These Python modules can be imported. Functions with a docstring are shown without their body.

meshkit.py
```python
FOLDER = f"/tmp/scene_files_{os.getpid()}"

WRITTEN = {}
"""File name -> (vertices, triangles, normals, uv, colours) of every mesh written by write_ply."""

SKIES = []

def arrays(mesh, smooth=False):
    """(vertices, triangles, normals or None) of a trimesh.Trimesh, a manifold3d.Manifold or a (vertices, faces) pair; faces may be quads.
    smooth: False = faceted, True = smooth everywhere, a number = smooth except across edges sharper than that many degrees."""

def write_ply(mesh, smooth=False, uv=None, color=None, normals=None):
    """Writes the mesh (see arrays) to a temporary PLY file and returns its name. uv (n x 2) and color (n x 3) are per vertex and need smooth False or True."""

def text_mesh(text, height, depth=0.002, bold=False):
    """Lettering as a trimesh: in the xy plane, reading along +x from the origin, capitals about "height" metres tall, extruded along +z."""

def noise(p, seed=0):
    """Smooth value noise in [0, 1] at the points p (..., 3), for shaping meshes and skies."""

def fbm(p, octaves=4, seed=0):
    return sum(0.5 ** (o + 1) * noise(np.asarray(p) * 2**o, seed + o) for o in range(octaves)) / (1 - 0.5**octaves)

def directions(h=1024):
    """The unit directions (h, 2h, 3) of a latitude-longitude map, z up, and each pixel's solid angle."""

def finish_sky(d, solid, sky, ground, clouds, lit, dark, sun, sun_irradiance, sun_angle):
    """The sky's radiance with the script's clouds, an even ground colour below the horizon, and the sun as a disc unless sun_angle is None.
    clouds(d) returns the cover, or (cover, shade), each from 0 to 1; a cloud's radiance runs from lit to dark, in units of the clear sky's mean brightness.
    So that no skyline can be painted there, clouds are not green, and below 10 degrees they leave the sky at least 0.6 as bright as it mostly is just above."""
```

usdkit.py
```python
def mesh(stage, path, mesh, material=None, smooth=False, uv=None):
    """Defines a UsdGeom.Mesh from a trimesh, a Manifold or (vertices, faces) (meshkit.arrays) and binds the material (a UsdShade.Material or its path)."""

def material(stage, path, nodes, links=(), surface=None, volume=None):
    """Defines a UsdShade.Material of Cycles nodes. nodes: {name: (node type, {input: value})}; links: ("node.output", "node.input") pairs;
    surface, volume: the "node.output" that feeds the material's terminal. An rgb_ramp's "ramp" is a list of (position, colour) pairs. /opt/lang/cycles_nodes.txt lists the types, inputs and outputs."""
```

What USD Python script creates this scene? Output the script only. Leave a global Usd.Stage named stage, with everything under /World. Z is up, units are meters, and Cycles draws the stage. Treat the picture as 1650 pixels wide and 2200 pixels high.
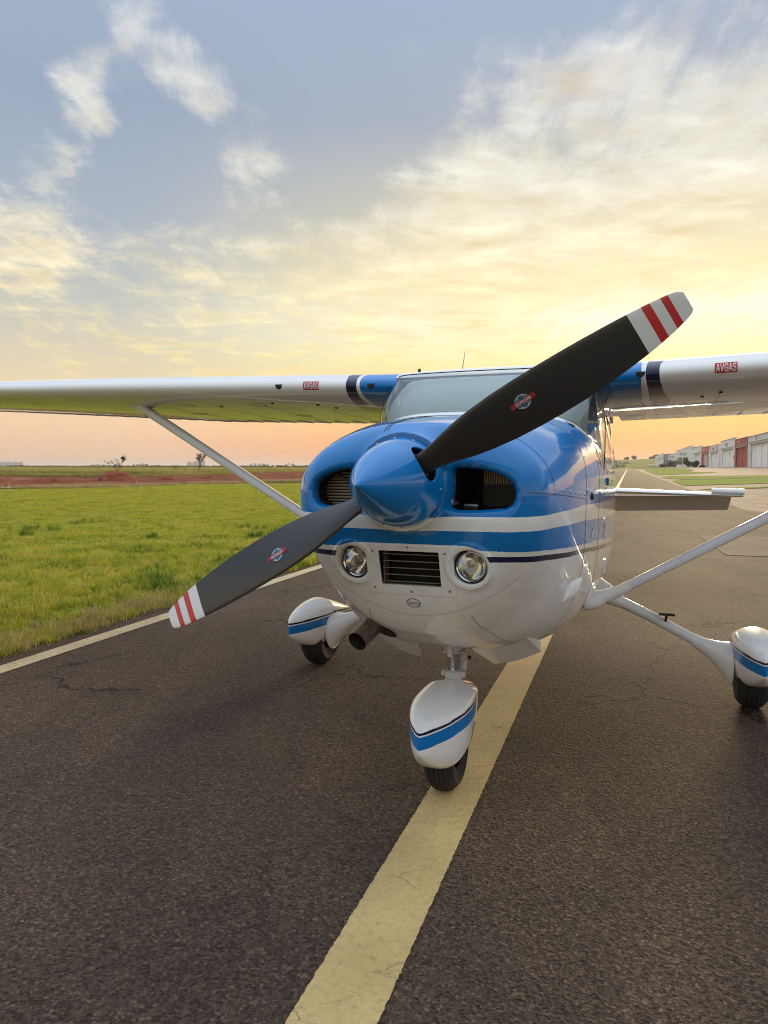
import math, numpy as np, trimesh, usdkit, meshkit
import shapely
from shapely.geometry import Polygon, Point, box as sbox
from shapely import affinity
from scipy.interpolate import PchipInterpolator as Pchip
from pxr import Usd, UsdGeom, UsdLux, UsdShade, Sdf, Gf, Vt

stage = Usd.Stage.CreateInMemory()
UsdGeom.SetStageUpAxis(stage, 'Z'); UsdGeom.SetStageMetersPerUnit(stage, 1.0)
W = UsdGeom.Xform.Define(stage, '/World'); stage.SetDefaultPrim(W.GetPrim())
UsdGeom.Scope.Define(stage, '/World/Looks')
rng = np.random.default_rng(7)
T = Sdf.ValueTypeNames

# ------------------------------------------------------------------ camera
EYE = 1.387
cam = UsdGeom.Camera.Define(stage, '/World/camera')
cam.CreateHorizontalApertureAttr(24.0); cam.CreateVerticalApertureAttr(32.0)
cam.CreateFocalLengthAttr(24.0 * 1559 / 1650)
cam.CreateClippingRangeAttr(Gf.Vec2f(0.05, 20000))
cam.AddTranslateOp().Set(Gf.Vec3d(0, 0, EYE))
cam.AddRotateXOp().Set(90 - math.degrees(math.atan(97 / 1559)))
cam.CreateExposureAttr(EXPOSURE := 0.6)

# ------------------------------------------------------------------ sky and sun
SUN_EL, SUN_AZ = math.radians(9.0), math.radians(24.0)     # azimuth from +y towards +x
def mat(name, nodes, links, surface='p.BSDF', volume=None):
    return usdkit.material(stage, '/World/Looks/' + name, nodes, links, surface=surface, volume=volume)
SUN_DIR = (math.cos(SUN_EL) * math.sin(SUN_AZ), math.cos(SUN_EL) * math.cos(SUN_AZ), math.sin(SUN_EL))
def sky_dir(px, py):
    p = math.atan(97 / 1559); d = np.array([0, math.cos(p), -math.sin(p)]) + (px - 825) / 1559 * np.array([1, 0, 0]) - (py - 1100) / 1559 * np.array([0, math.sin(p), math.cos(p)])
    return tuple(d / np.linalg.norm(d))
def srgb(*c): return tuple(((x / 255) / 12.92 if x / 255 <= .04045 else ((x / 255 + .055) / 1.055) ** 2.4) for x in c)
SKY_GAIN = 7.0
_n = {'sky': ('sky_texture', dict(sky_type='single_scattering', sun_disc=False, sun_elevation=SUN_EL, sun_rotation=SUN_AZ, altitude=100, air_density=1.0, aerosol_density=1.0, ozone_density=1.0)),
      'tc': ('texture_coordinate', {}), 'sp': ('separate_xyz', {}),
      # thin veil of high cloud, paler and warmer low down and towards the sun
      'away': ('rgb_ramp', dict(ramp=[(0, srgb(222, 184, 158)), (.02, srgb(232, 190, 158)), (.055, srgb(244, 204, 168)), (.11, srgb(232, 212, 176)), (.19, srgb(198, 198, 188)), (.30, srgb(168, 179, 192)), (.42, srgb(152, 167, 190)), (.56, srgb(162, 178, 202)), (.78, srgb(214, 227, 242)), (1, srgb(232, 242, 255))])),  # top stops of both ramps brightened overhead, out of view, to lift the light
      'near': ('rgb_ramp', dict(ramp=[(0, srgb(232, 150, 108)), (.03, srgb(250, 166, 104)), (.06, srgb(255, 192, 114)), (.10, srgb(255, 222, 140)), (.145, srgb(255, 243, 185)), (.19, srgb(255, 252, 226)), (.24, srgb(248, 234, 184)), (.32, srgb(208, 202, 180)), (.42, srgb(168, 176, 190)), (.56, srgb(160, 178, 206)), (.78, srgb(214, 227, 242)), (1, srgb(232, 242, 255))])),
      'flat': ('vector_math', dict(math_type='multiply', vector2=(1, 1, 0))), 'fn': ('vector_math', dict(math_type='normalize')),
      'fd': ('vector_math', dict(math_type='dot_product', vector2=(math.sin(SUN_AZ), math.cos(SUN_AZ), 0))), 'fm': ('map_range', dict(range_type='smoothstep', from_min=.70, from_max=.995, to_min=0, to_max=1)),
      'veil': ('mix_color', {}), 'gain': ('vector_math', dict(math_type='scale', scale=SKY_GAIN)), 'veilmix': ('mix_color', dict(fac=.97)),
      # coordinates on a flat cloud deck
      'za': ('math', dict(math_type='add', value2=.10)), 'zx': ('math', dict(math_type='maximum', value2=.04)), 'px': ('math', dict(math_type='divide')), 'py': ('math', dict(math_type='divide')), 'cp': ('combine_xyz', dict(z=0)),
      'm1': ('mapping', dict(rotation=(0, 0, -.5), scale=(1.2, 1.5, 1))), 'n1': ('noise_texture', dict(scale=2.3, detail=8, roughness=.67, distortion=.35)),
      'm2': ('mapping', dict(rotation=(0, 0, .9), location=(3.1, 1.7, 0), scale=(3.2, 1.1, 1))), 'n2': ('noise_texture', dict(scale=3.4, detail=6, roughness=.68, distortion=.5)),
      'clow': ('rgb_ramp', dict(ramp=[(0, srgb(255, 205, 130)), (.08, srgb(255, 222, 140)), (.15, srgb(255, 238, 172)), (.24, srgb(255, 240, 200)), (.36, srgb(238, 236, 222)), (.5, srgb(226, 226, 224)), (1, srgb(226, 226, 224))])),
      'sum': ('math', dict(math_type='multiply_add', value2=.42)), 'cov': ('rgb_ramp', dict(ramp=[(0, (0, 0, 0)), (.555, (0, 0, 0)), (.62, (.11, .11, .11)), (.69, (.38, .38, .38)), (.78, (.72, .72, .72)), (.90, (.92, .92, .92)), (1, (.94, .94, .94))])),
      'm3': ('mapping', dict(rotation=(0, 0, -.3), scale=(2.2, 3.4, 1))), 'n3': ('noise_texture', dict(scale=1.7, detail=4, roughness=.6, distortion=.3)), 'cs': ('rgb_ramp', dict(ramp=[(.28, (.88, .78, .62)), (.40, (.95, .90, .82)), (.54, (1.03, 1.02, 1.0)), (.70, (1.20, 1.19, 1.16))])), 'cm': ('mix_color', dict(blend_type='multiply', fac=1, use_clamp=False)),
      'cg': ('vector_math', dict(math_type='scale', scale=SKY_GAIN)), 'out': ('mix_color', {}), 'bg': ('background_shader', dict(strength=.10))}
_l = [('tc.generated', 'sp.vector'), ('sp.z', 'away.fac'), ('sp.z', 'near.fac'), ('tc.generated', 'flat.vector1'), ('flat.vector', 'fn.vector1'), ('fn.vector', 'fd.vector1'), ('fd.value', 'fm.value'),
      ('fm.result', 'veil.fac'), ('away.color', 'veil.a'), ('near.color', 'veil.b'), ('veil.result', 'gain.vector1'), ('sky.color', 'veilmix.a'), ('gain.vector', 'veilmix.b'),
      ('sp.z', 'za.value1'), ('za.value', 'zx.value1'), ('sp.x', 'px.value1'), ('zx.value', 'px.value2'), ('sp.y', 'py.value1'), ('zx.value', 'py.value2'), ('px.value', 'cp.x'), ('py.value', 'cp.y'),
      ('cp.vector', 'm1.vector'), ('m1.vector', 'n1.vector'), ('cp.vector', 'm2.vector'), ('m2.vector', 'n2.vector'), ('n2.fac', 'sum.value1'), ('sp.z', 'clow.fac'), ('clow.color', 'cm.a'), ('cp.vector', 'm3.vector'), ('m3.vector', 'n3.vector'), ('n3.fac', 'cs.fac'), ('cs.color', 'cm.b'), ('cm.result', 'cg.vector1')]
# where cloud gathers: (pixel of the photograph, radius in degrees, weight)
_prev = 'n1.fac'
_n['k0'] = ('math', dict(math_type='multiply', value2=.66)); _l.append(('n1.fac', 'k0.value1')); _prev = 'k0.value'
for _i, (_x, _y, _r, _w) in enumerate([(150, 120, 1.9, .12), (205, 200, 2.5, .16), (170, 275, 2.1, .14), (100, 350, 1.8, .14), (265, 15, 1.8, .12), (335, 95, 2.3, .15), (405, 165, 2.4, .16), (455, 205, 1.7, .12), (50, 60, 4.5, -.14), (285, 190, 1.6, -.10), (20, 280, 3.5, -.12), (330, 340, 3.5, -.09), (640, 150, 9, -.10), (640, 420, 6, -.05), (1230, 370, 8.0, .13), (1450, 320, 8, .12), (960, 410, 4, .12), (1620, 270, 5, .10), (20, 510, 4.0, .17), (520, 300, 2.4, .13), (540, 385, 2.2, .11), (620, 540, 7, .09), (900, 590, 7, .09), (1100, 560, 6, .10), (250, 640, 6, .08), (1540, 520, 5, .10), (620, 740, 8, .06), (1000, 690, 7, .06)]):
    _n[f'd{_i}'] = ('vector_math', dict(math_type='dot_product', vector2=sky_dir(_x, _y))); _n[f'r{_i}'] = ('map_range', dict(range_type='smootherstep', from_min=math.cos(math.radians(_r * 1.5)), from_max=1.0, to_min=0, to_max=_w))
    _n[f'a{_i}'] = ('math', dict(math_type='add')); _l += [('tc.generated', f'd{_i}.vector1'), (f'd{_i}.value', f'r{_i}.value'), (f'r{_i}.result', f'a{_i}.value1'), (_prev, f'a{_i}.value2')]; _prev = f'a{_i}.value'
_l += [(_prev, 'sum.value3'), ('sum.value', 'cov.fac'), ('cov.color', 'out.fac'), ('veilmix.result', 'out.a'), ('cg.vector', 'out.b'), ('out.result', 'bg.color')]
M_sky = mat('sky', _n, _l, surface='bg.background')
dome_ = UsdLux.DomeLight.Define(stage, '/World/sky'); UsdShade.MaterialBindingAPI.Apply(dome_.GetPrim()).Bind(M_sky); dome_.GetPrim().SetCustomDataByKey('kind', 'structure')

sun = UsdLux.DistantLight.Define(stage, '/World/sun')
sun.CreateIntensityAttr(0.4); sun.CreateAngleAttr(10.0); sun.CreateColorAttr(Gf.Vec3f(1.0, 0.74, 0.42))
sun.CreateNormalizeAttr(True)
sun.AddRotateZOp().Set(-math.degrees(SUN_AZ)); sun.AddRotateXOp().Set(90 - math.degrees(SUN_EL) - 0.0)
# a distant light shines along -z: rotating +z onto the direction towards the sun
sun.ClearXformOpOrder()
zd = np.array(SUN_DIR); xd = np.cross([0, 0, 1], zd); xd /= np.linalg.norm(xd); yd = np.cross(zd, xd)
sun.MakeMatrixXform().Set(Gf.Matrix4d(*xd, 0, *yd, 0, *zd, 0, 0, 0, 0, 1))

# ------------------------------------------------------------------ helpers
used = {}
def numbered(path):
    if path not in used:
        used[path] = 0
        return path
    used[path] += 1
    return f'{path}_{used[path]:03d}'
def say(prim, label=None, cat=None, group=None, kind=None):
    p = prim.GetPrim() if hasattr(prim, 'GetPrim') else prim
    for k, v in (('label', label), ('category', cat), ('group', group), ('kind', kind)):
        if v: p.SetCustomDataByKey(k, v)
    return p
def thing(name, label, cat, loc=(0, 0, 0), rz=0.0, group=None):
    x = UsdGeom.Xform.Define(stage, numbered('/World/' + name))
    x.AddTranslateOp().Set(Gf.Vec3d(*map(float, loc)))
    if rz: x.AddRotateZOp().Set(float(rz))
    return say(x, label, cat, group)
def put(name, m, material, parent=None, smooth=False, uv=None, label=None, kind=None, cat=None, group=None):
    base = str(parent.GetPath()) if parent is not None else '/World'
    prim = usdkit.mesh(stage, numbered(base + '/' + name), m, material, smooth=smooth, uv=uv).GetPrim()
    return say(prim, label, cat, group, kind)
def raw(name, v, f, n, material, parent=None, uv=None, label=None, kind=None, cat=None, group=None):
    """a mesh with normals of its own (and st), vertex by vertex"""
    base = str(parent.GetPath()) if parent is not None else '/World'
    prim = usdkit.mesh(stage, numbered(base + '/' + name), (v, f), material, uv=uv)
    if n is not None:
        prim.CreateNormalsAttr(Vt.Vec3fArray.FromNumpy(np.asarray(n, np.float32))); prim.SetNormalsInterpolation('vertex')
    return say(prim.GetPrim(), label, cat, group, kind)
def cat_(ms): return trimesh.util.concatenate([m for m in ms if m is not None])
def bx(c, s, rz=0.0):
    m = trimesh.creation.box(s)
    if rz: m.apply_transform(trimesh.transformations.rotation_matrix(rz, [0, 0, 1]))
    m.apply_translation(c); return m
def tube(pts, r, n=10, cap=True):
    """swept round tube along pts; r a number or one per point"""
    P = np.asarray(pts, float); k = len(P); r = np.broadcast_to(np.asarray(r, float), (k,))
    t = np.gradient(P, axis=0); t /= np.linalg.norm(t, axis=1, keepdims=True) + 1e-12
    a = np.array([0, 0, 1.]) if abs(t[0, 2]) < .9 else np.array([1., 0, 0])
    nrm = np.cross(t[0], a); nrm /= np.linalg.norm(nrm); V = []
    for i in range(k):
        nrm = nrm - t[i] * (nrm @ t[i]); nrm /= np.linalg.norm(nrm); b = np.cross(t[i], nrm)
        th = np.linspace(0, 2 * np.pi, n, endpoint=False)
        V.append(P[i] + r[i] * (np.cos(th)[:, None] * nrm + np.sin(th)[:, None] * b))
    V = np.vstack(V); F = []
    for i in range(k - 1):
        for j in range(n):
            a0, a1 = i * n + j, i * n + (j + 1) % n
            F += [[a0, a1, a1 + n], [a0, a1 + n, a0 + n]]
    if cap:
        V = np.vstack([V, P[0], P[-1]]); c0, c1 = k * n, k * n + 1
        F += [[c0, (j + 1) % n, j] for j in range(n)] + [[c1, (k - 1) * n + j, (k - 1) * n + (j + 1) % n] for j in range(n)]
    return trimesh.Trimesh(V, np.array(F), process=False)
def grid_faces(nu, nv, close_v=False):
    F = []; m = nv if close_v else nv - 1
    i, j = np.meshgrid(np.arange(nu - 1), np.arange(m), indexing='ij'); i, j = i.ravel(), j.ravel(); jn = (j + 1) % nv
    a, b, c, d = i * nv + j, i * nv + jn, (i + 1) * nv + jn, (i + 1) * nv + j
    return np.vstack([np.stack([a, b, c], 1), np.stack([a, c, d], 1)])
def orient(v, f, outward=None):
    m = trimesh.Trimesh(v, f, process=False)
    return m
def smoothstep(a, b, x):
    t = np.clip((np.asarray(x, float) - a) / (b - a), 0, 1); return t * t * (3 - 2 * t)
def lin(c): return tuple(((x / 255) / 12.92 if x / 255 <= .04045 else ((x / 255 + .055) / 1.055) ** 2.4) for x in c)
def plain(name, col, rough=.5, metal=0, coat=0, spec=.5, noise=None, bump=None):
    nodes = {'p': ('principled_bsdf', dict(base_color=col, roughness=rough, metallic=metal, coat_weight=coat, coat_roughness=.03, specular_ior_level=spec))}; links = []
    if noise or bump: nodes['g'] = ('texture_coordinate', {})
    if noise:
        sc, amt = noise
        nodes['n'] = ('noise_texture', dict(scale=sc, detail=6, roughness=.6)); nodes['r'] = ('rgb_ramp', dict(ramp=[(.3, tuple(c * (1 - amt) for c in col)), (.7, tuple(min(1, c * (1 + amt)) for c in col))]))
        links += [('g.object', 'n.vector'), ('n.fac', 'r.fac'), ('r.color', 'p.base_color')]
    if bump:
        sc, amt = bump
        nodes['bn'] = ('noise_texture', dict(scale=sc, detail=4)); nodes['b'] = ('bump', dict(strength=amt, distance=.01)); links += [('g.object', 'bn.vector'), ('bn.fac', 'b.height'), ('b.normal', 'p.normal')]
    return mat(name, nodes, links)
def banded(name, stops, period, axis='x', black=False, skip=None, rough=.28, coat=1.0, wave=0.0, coat_rough=.02):
    """paint bands along one st coordinate: stops = [(from value, colour)]; black: where the other coordinate passes 0.5 the skin is bare black"""
    ramp = [(max(0., a / period), c) for a, c in stops]
    nodes = {'u': ('uvmap', {'attribute': 'st'}), 's': ('separate_xyz', {}), 'd': ('math', dict(math_type='divide', value2=period)),
             'r': ('rgb_ramp', dict(ramp=ramp, interpolate=False)),
             'p': ('principled_bsdf', dict(roughness=rough, coat_weight=coat, coat_roughness=coat_rough, specular_ior_level=.12 if coat > .9 else .5))}
    links = [('u.UV', 's.vector'), (f's.{axis}', 'd.value1'), ('d.value', 'r.fac')]
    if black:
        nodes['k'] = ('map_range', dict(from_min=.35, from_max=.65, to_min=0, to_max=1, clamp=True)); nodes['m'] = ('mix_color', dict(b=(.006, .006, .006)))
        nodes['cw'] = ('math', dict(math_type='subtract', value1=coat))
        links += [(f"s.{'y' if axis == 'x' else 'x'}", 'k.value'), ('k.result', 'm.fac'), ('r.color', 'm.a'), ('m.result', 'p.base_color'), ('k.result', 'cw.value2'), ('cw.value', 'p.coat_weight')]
    else:
        links += [('r.color', 'p.base_color')]
    if skip:            # one band is left out where the other coordinate is below -0.5
        nodes['r2'] = ('rgb_ramp', dict(ramp=[(max(0., a / period), c) for a, c in skip], interpolate=False)); nodes['k2'] = ('map_range', dict(from_min=-.45, from_max=-.55, to_min=0, to_max=1, clamp=True)); nodes['m2'] = ('mix_color', {})
        links.remove(('r.color', 'm.a')); links += [('d.value', 'r2.fac'), ('s.y', 'k2.value'), ('k2.result', 'm2.fac'), ('r.color', 'm2.a'), ('r2.color', 'm2.b'), ('m2.result', 'm.a')]
    if black:           # a little grime in the paint
        nodes['og'] = ('texture_coordinate', {}); nodes['gm'] = ('mapping', dict(scale=(1.0, .35, 1.6))); nodes['gn'] = ('noise_texture', dict(scale=5, detail=8, roughness=.72)); nodes['gr'] = ('rgb_ramp', dict(ramp=[(.30, (.80, .77, .70)), (.48, (.96, .955, .94)), (.6, (1, 1, 1))])); nodes['gx'] = ('mix_color', dict(blend_type='multiply', fac=.75))
        links.remove(('m.result', 'p.base_color')); links += [('og.object', 'gm.vector'), ('gm.vector', 'gn.vector'), ('gn.fac', 'gr.fac'), ('m.result', 'gx.a'), ('gr.color', 'gx.b'), ('gx.result', 'p.base_color')]
    if wave:
        nodes['g'] = ('texture_coordinate', {}); nodes['n'] = ('noise_texture', dict(scale=6.0, detail=2)); nodes['b'] = ('bump', dict(strength=wave, distance=.02))
        links += [('g.object', 'n.vector'), ('n.fac', 'b.height'), ('b.normal', 'p.normal'), ('b.normal', 'p.coat_normal')]
    return mat(name, nodes, links)

WHITE, BLUE, NAVY, RED = (.86, .855, .83), (.002, .165, .47), (.006, .010, .035), (.50, .025, .03)
M_white = plain('white_paint', WHITE, .3, coat=1)
M_blue = plain('blue_paint', BLUE, .28, coat=1, spec=.12)
M_black = plain('black_metal', (.01, .01, .01), .5)
M_dark = plain('dark_gap', (.012, .011, .010), .8)
M_rubber = plain('tyre_rubber', (.012, .012, .012), .75, noise=(40, .4))
M_steel = plain('bare_steel', (.55, .55, .55), .28, metal=1)
M_chrome = plain('chrome', (.8, .8, .8), .08, metal=1)
M_exhaust = plain('burnt_steel', (.20, .165, .14), .42, metal=1, noise=(30, .5))
M_rivet = plain('screw_metal', (.35, .33, .31), .4, metal=1)
M_red = plain('red_sticker', RED, .35)
M_sticker_white = plain('sticker_white', (.75, .75, .75), .35)
M_strut = plain('strut_paint', (.80, .81, .82), .32, coat=1)
M_inside = plain('cabin_trim', (.10, .10, .10), .8)
M_seat = plain('seat_cloth', (.16, .15, .14), .9, noise=(60, .3))
M_glass = mat('window_glass', {'t': ('transparent_bsdf', dict(color=(.84, .93, .90))), 'g': ('glossy_bsdf', dict(roughness=0.0, color=(1, 1, 1))), 'f': ('fresnel', dict(IOR=1.9)), 'm': ('mix_closure', {})},
              [('t.BSDF', 'm.closure1'), ('g.BSDF', 'm.closure2'), ('f.fac', 'm.fac')], surface='m.closure')
M_lens = mat('lamp_glass', {'t': ('transparent_bsdf', dict(color=(.95, .95, .93))), 'g': ('glossy_bsdf', dict(roughness=0.0)), 'f': ('fresnel', dict(IOR=1.3)), 'm': ('mix_closure', {})},
             [('t.BSDF', 'm.closure1'), ('g.BSDF', 'm.closure2'), ('f.fac', 'm.fac')], surface='m.closure')
# ------------------------------------------------------------------ terrain
AXO = np.array([-.711, 0.0]); RA = math.atan(.336)
RD = np.array([math.sin(RA), math.cos(RA)]); RQ = np.array([math.cos(RA), -math.sin(RA)])
def sq(s, q): return AXO + np.multiply.outer(np.asarray(s, float), RD) + np.multiply.outer(np.asarray(q, float), RQ) if np.ndim(s) == 0 or np.ndim(q) == 0 else AXO + s[..., None] * RD + q[..., None] * RQ
def to_sq(x, y):
    d = np.stack([np.asarray(x, float) - AXO[0], np.asarray(y, float) - AXO[1]], -1); return d @ RD, d @ RQ
def terrain(x, y):
    s, q = to_sq(x, y)
    z = 1.32 * smoothstep(4.6, 27, q) * smoothstep(6, 60, s)
    z = z + 15 * smoothstep(650, 1500, s) * smoothstep(-350, -60, q)
    z = z + .5 * smoothstep(-60, -140, q) * (meshkit.fbm(np.stack([np.asarray(x) * .02, np.asarray(y) * .02, 0 * np.asarray(x)], -1), 3, 3) - .3)
    return z
def ground_at(px, py):
    """where the sight line of the photograph's pixel (of 1650 x 2200) meets the terrain"""
    p = math.atan(97 / 1559); fw = np.array([0, math.cos(p), -math.sin(p)]); up = np.array([0, math.sin(p), math.cos(p)])
    d = fw + (px - 825) / 1559 * np.array([1, 0, 0]) - (py - 1100) / 1559 * up; d /= d[1]
    t = np.concatenate([np.arange(1, 60, .1), np.arange(60, 400, .5), np.arange(400, 3000, 5)])
    h = EYE + d[2] * t - terrain(d[0] * t, t); k = np.argmax(h < 0) if (h < 0).any() else len(t) - 1
    return np.array([d[0] * t[k], t[k], EYE + d[2] * t[k] if (h < 0).any() else terrain(d[0] * t[k], t[k])])

r = np.concatenate([[0.0], np.geomspace(.6, 9000, 210)]); th = np.linspace(0, 2 * np.pi, 480, endpoint=False)
gx, gy = np.outer(r, np.sin(th)), np.outer(r, np.cos(th))
gz = terrain(gx, gy) - .03 - .05 * smoothstep(30, 80, np.hypot(gx, gy)) - np.where(np.hypot(gx, gy) > 3000, (np.hypot(gx, gy) - 3000) * .0005, 0)
gv = np.stack([gx, gy, gz], -1).reshape(-1, 3)
M_soil = mat('field_ground', {'g': ('geometry', {}), 'n1': ('noise_texture', dict(scale=.35, detail=6, roughness=.65)), 'n2': ('noise_texture', dict(scale=14, detail=5, roughness=.7)),
    'r1': ('rgb_ramp', dict(ramp=[(.25, (.14, .18, .02)), (.5, (.20, .23, .03)), (.75, (.25, .23, .06))])), 'r2': ('rgb_ramp', dict(ramp=[(.25, (.55, .55, .5)), (.75, (1.25, 1.2, 1.1))])),
    'm': ('mix_color', dict(blend_type='multiply', fac=1.0)), 'p': ('principled_bsdf', dict(roughness=1, specular_ior_level=.1)), 'b': ('bump', dict(strength=.6, distance=.05))},
    [('g.position', 'n1.vector'), ('g.position', 'n2.vector'), ('n1.fac', 'r1.fac'), ('n2.fac', 'r2.fac'), ('r1.color', 'm.a'), ('r2.color', 'm.b'), ('m.result', 'p.base_color'), ('n2.fac', 'b.height'), ('b.normal', 'p.normal')])
raw('ground', gv, grid_faces(len(r), len(th), True)[:, ::-1], None, M_soil, kind='structure')

def strip(name, s0, s1, q0, q1, z, material, step=None, jag=0, seed=1, kind='structure', ns=None):
    """a sheet in the runway frame that follows the terrain; jag: ragged long edges"""
    ss = np.concatenate([np.arange(s0, min(s1, 30), step or .5), np.geomspace(max(s0, 30), s1, 80)]) if s1 > 30 else np.arange(s0, s1 + 1e-6, step or .5)
    if ns is not None: ss = ns
    qs = np.linspace(q0, q1, 3 if not jag else 5)
    S, Q = np.meshgrid(ss, qs, indexing='ij')
    if jag:
        e = lambda sd: (meshkit.fbm(np.stack([ss * 110, 0 * ss + sd, 0 * ss], -1), 3, seed) - .5) * 2 * jag + (meshkit.noise(np.stack([ss * 3, 0 * ss + sd * 7, 0 * ss], -1), seed) - .5) * .4 * jag
        Q[:, 0] += e(1); Q[:, -1] += e(2)
    p = sq(S, Q); zz = terrain(p[..., 0], p[..., 1]) + z
    v = np.concatenate([p, zz[..., None]], -1).reshape(-1, 3)
    return raw(name, v, grid_faces(len(ss), len(qs)), None, material, kind=kind)

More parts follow.
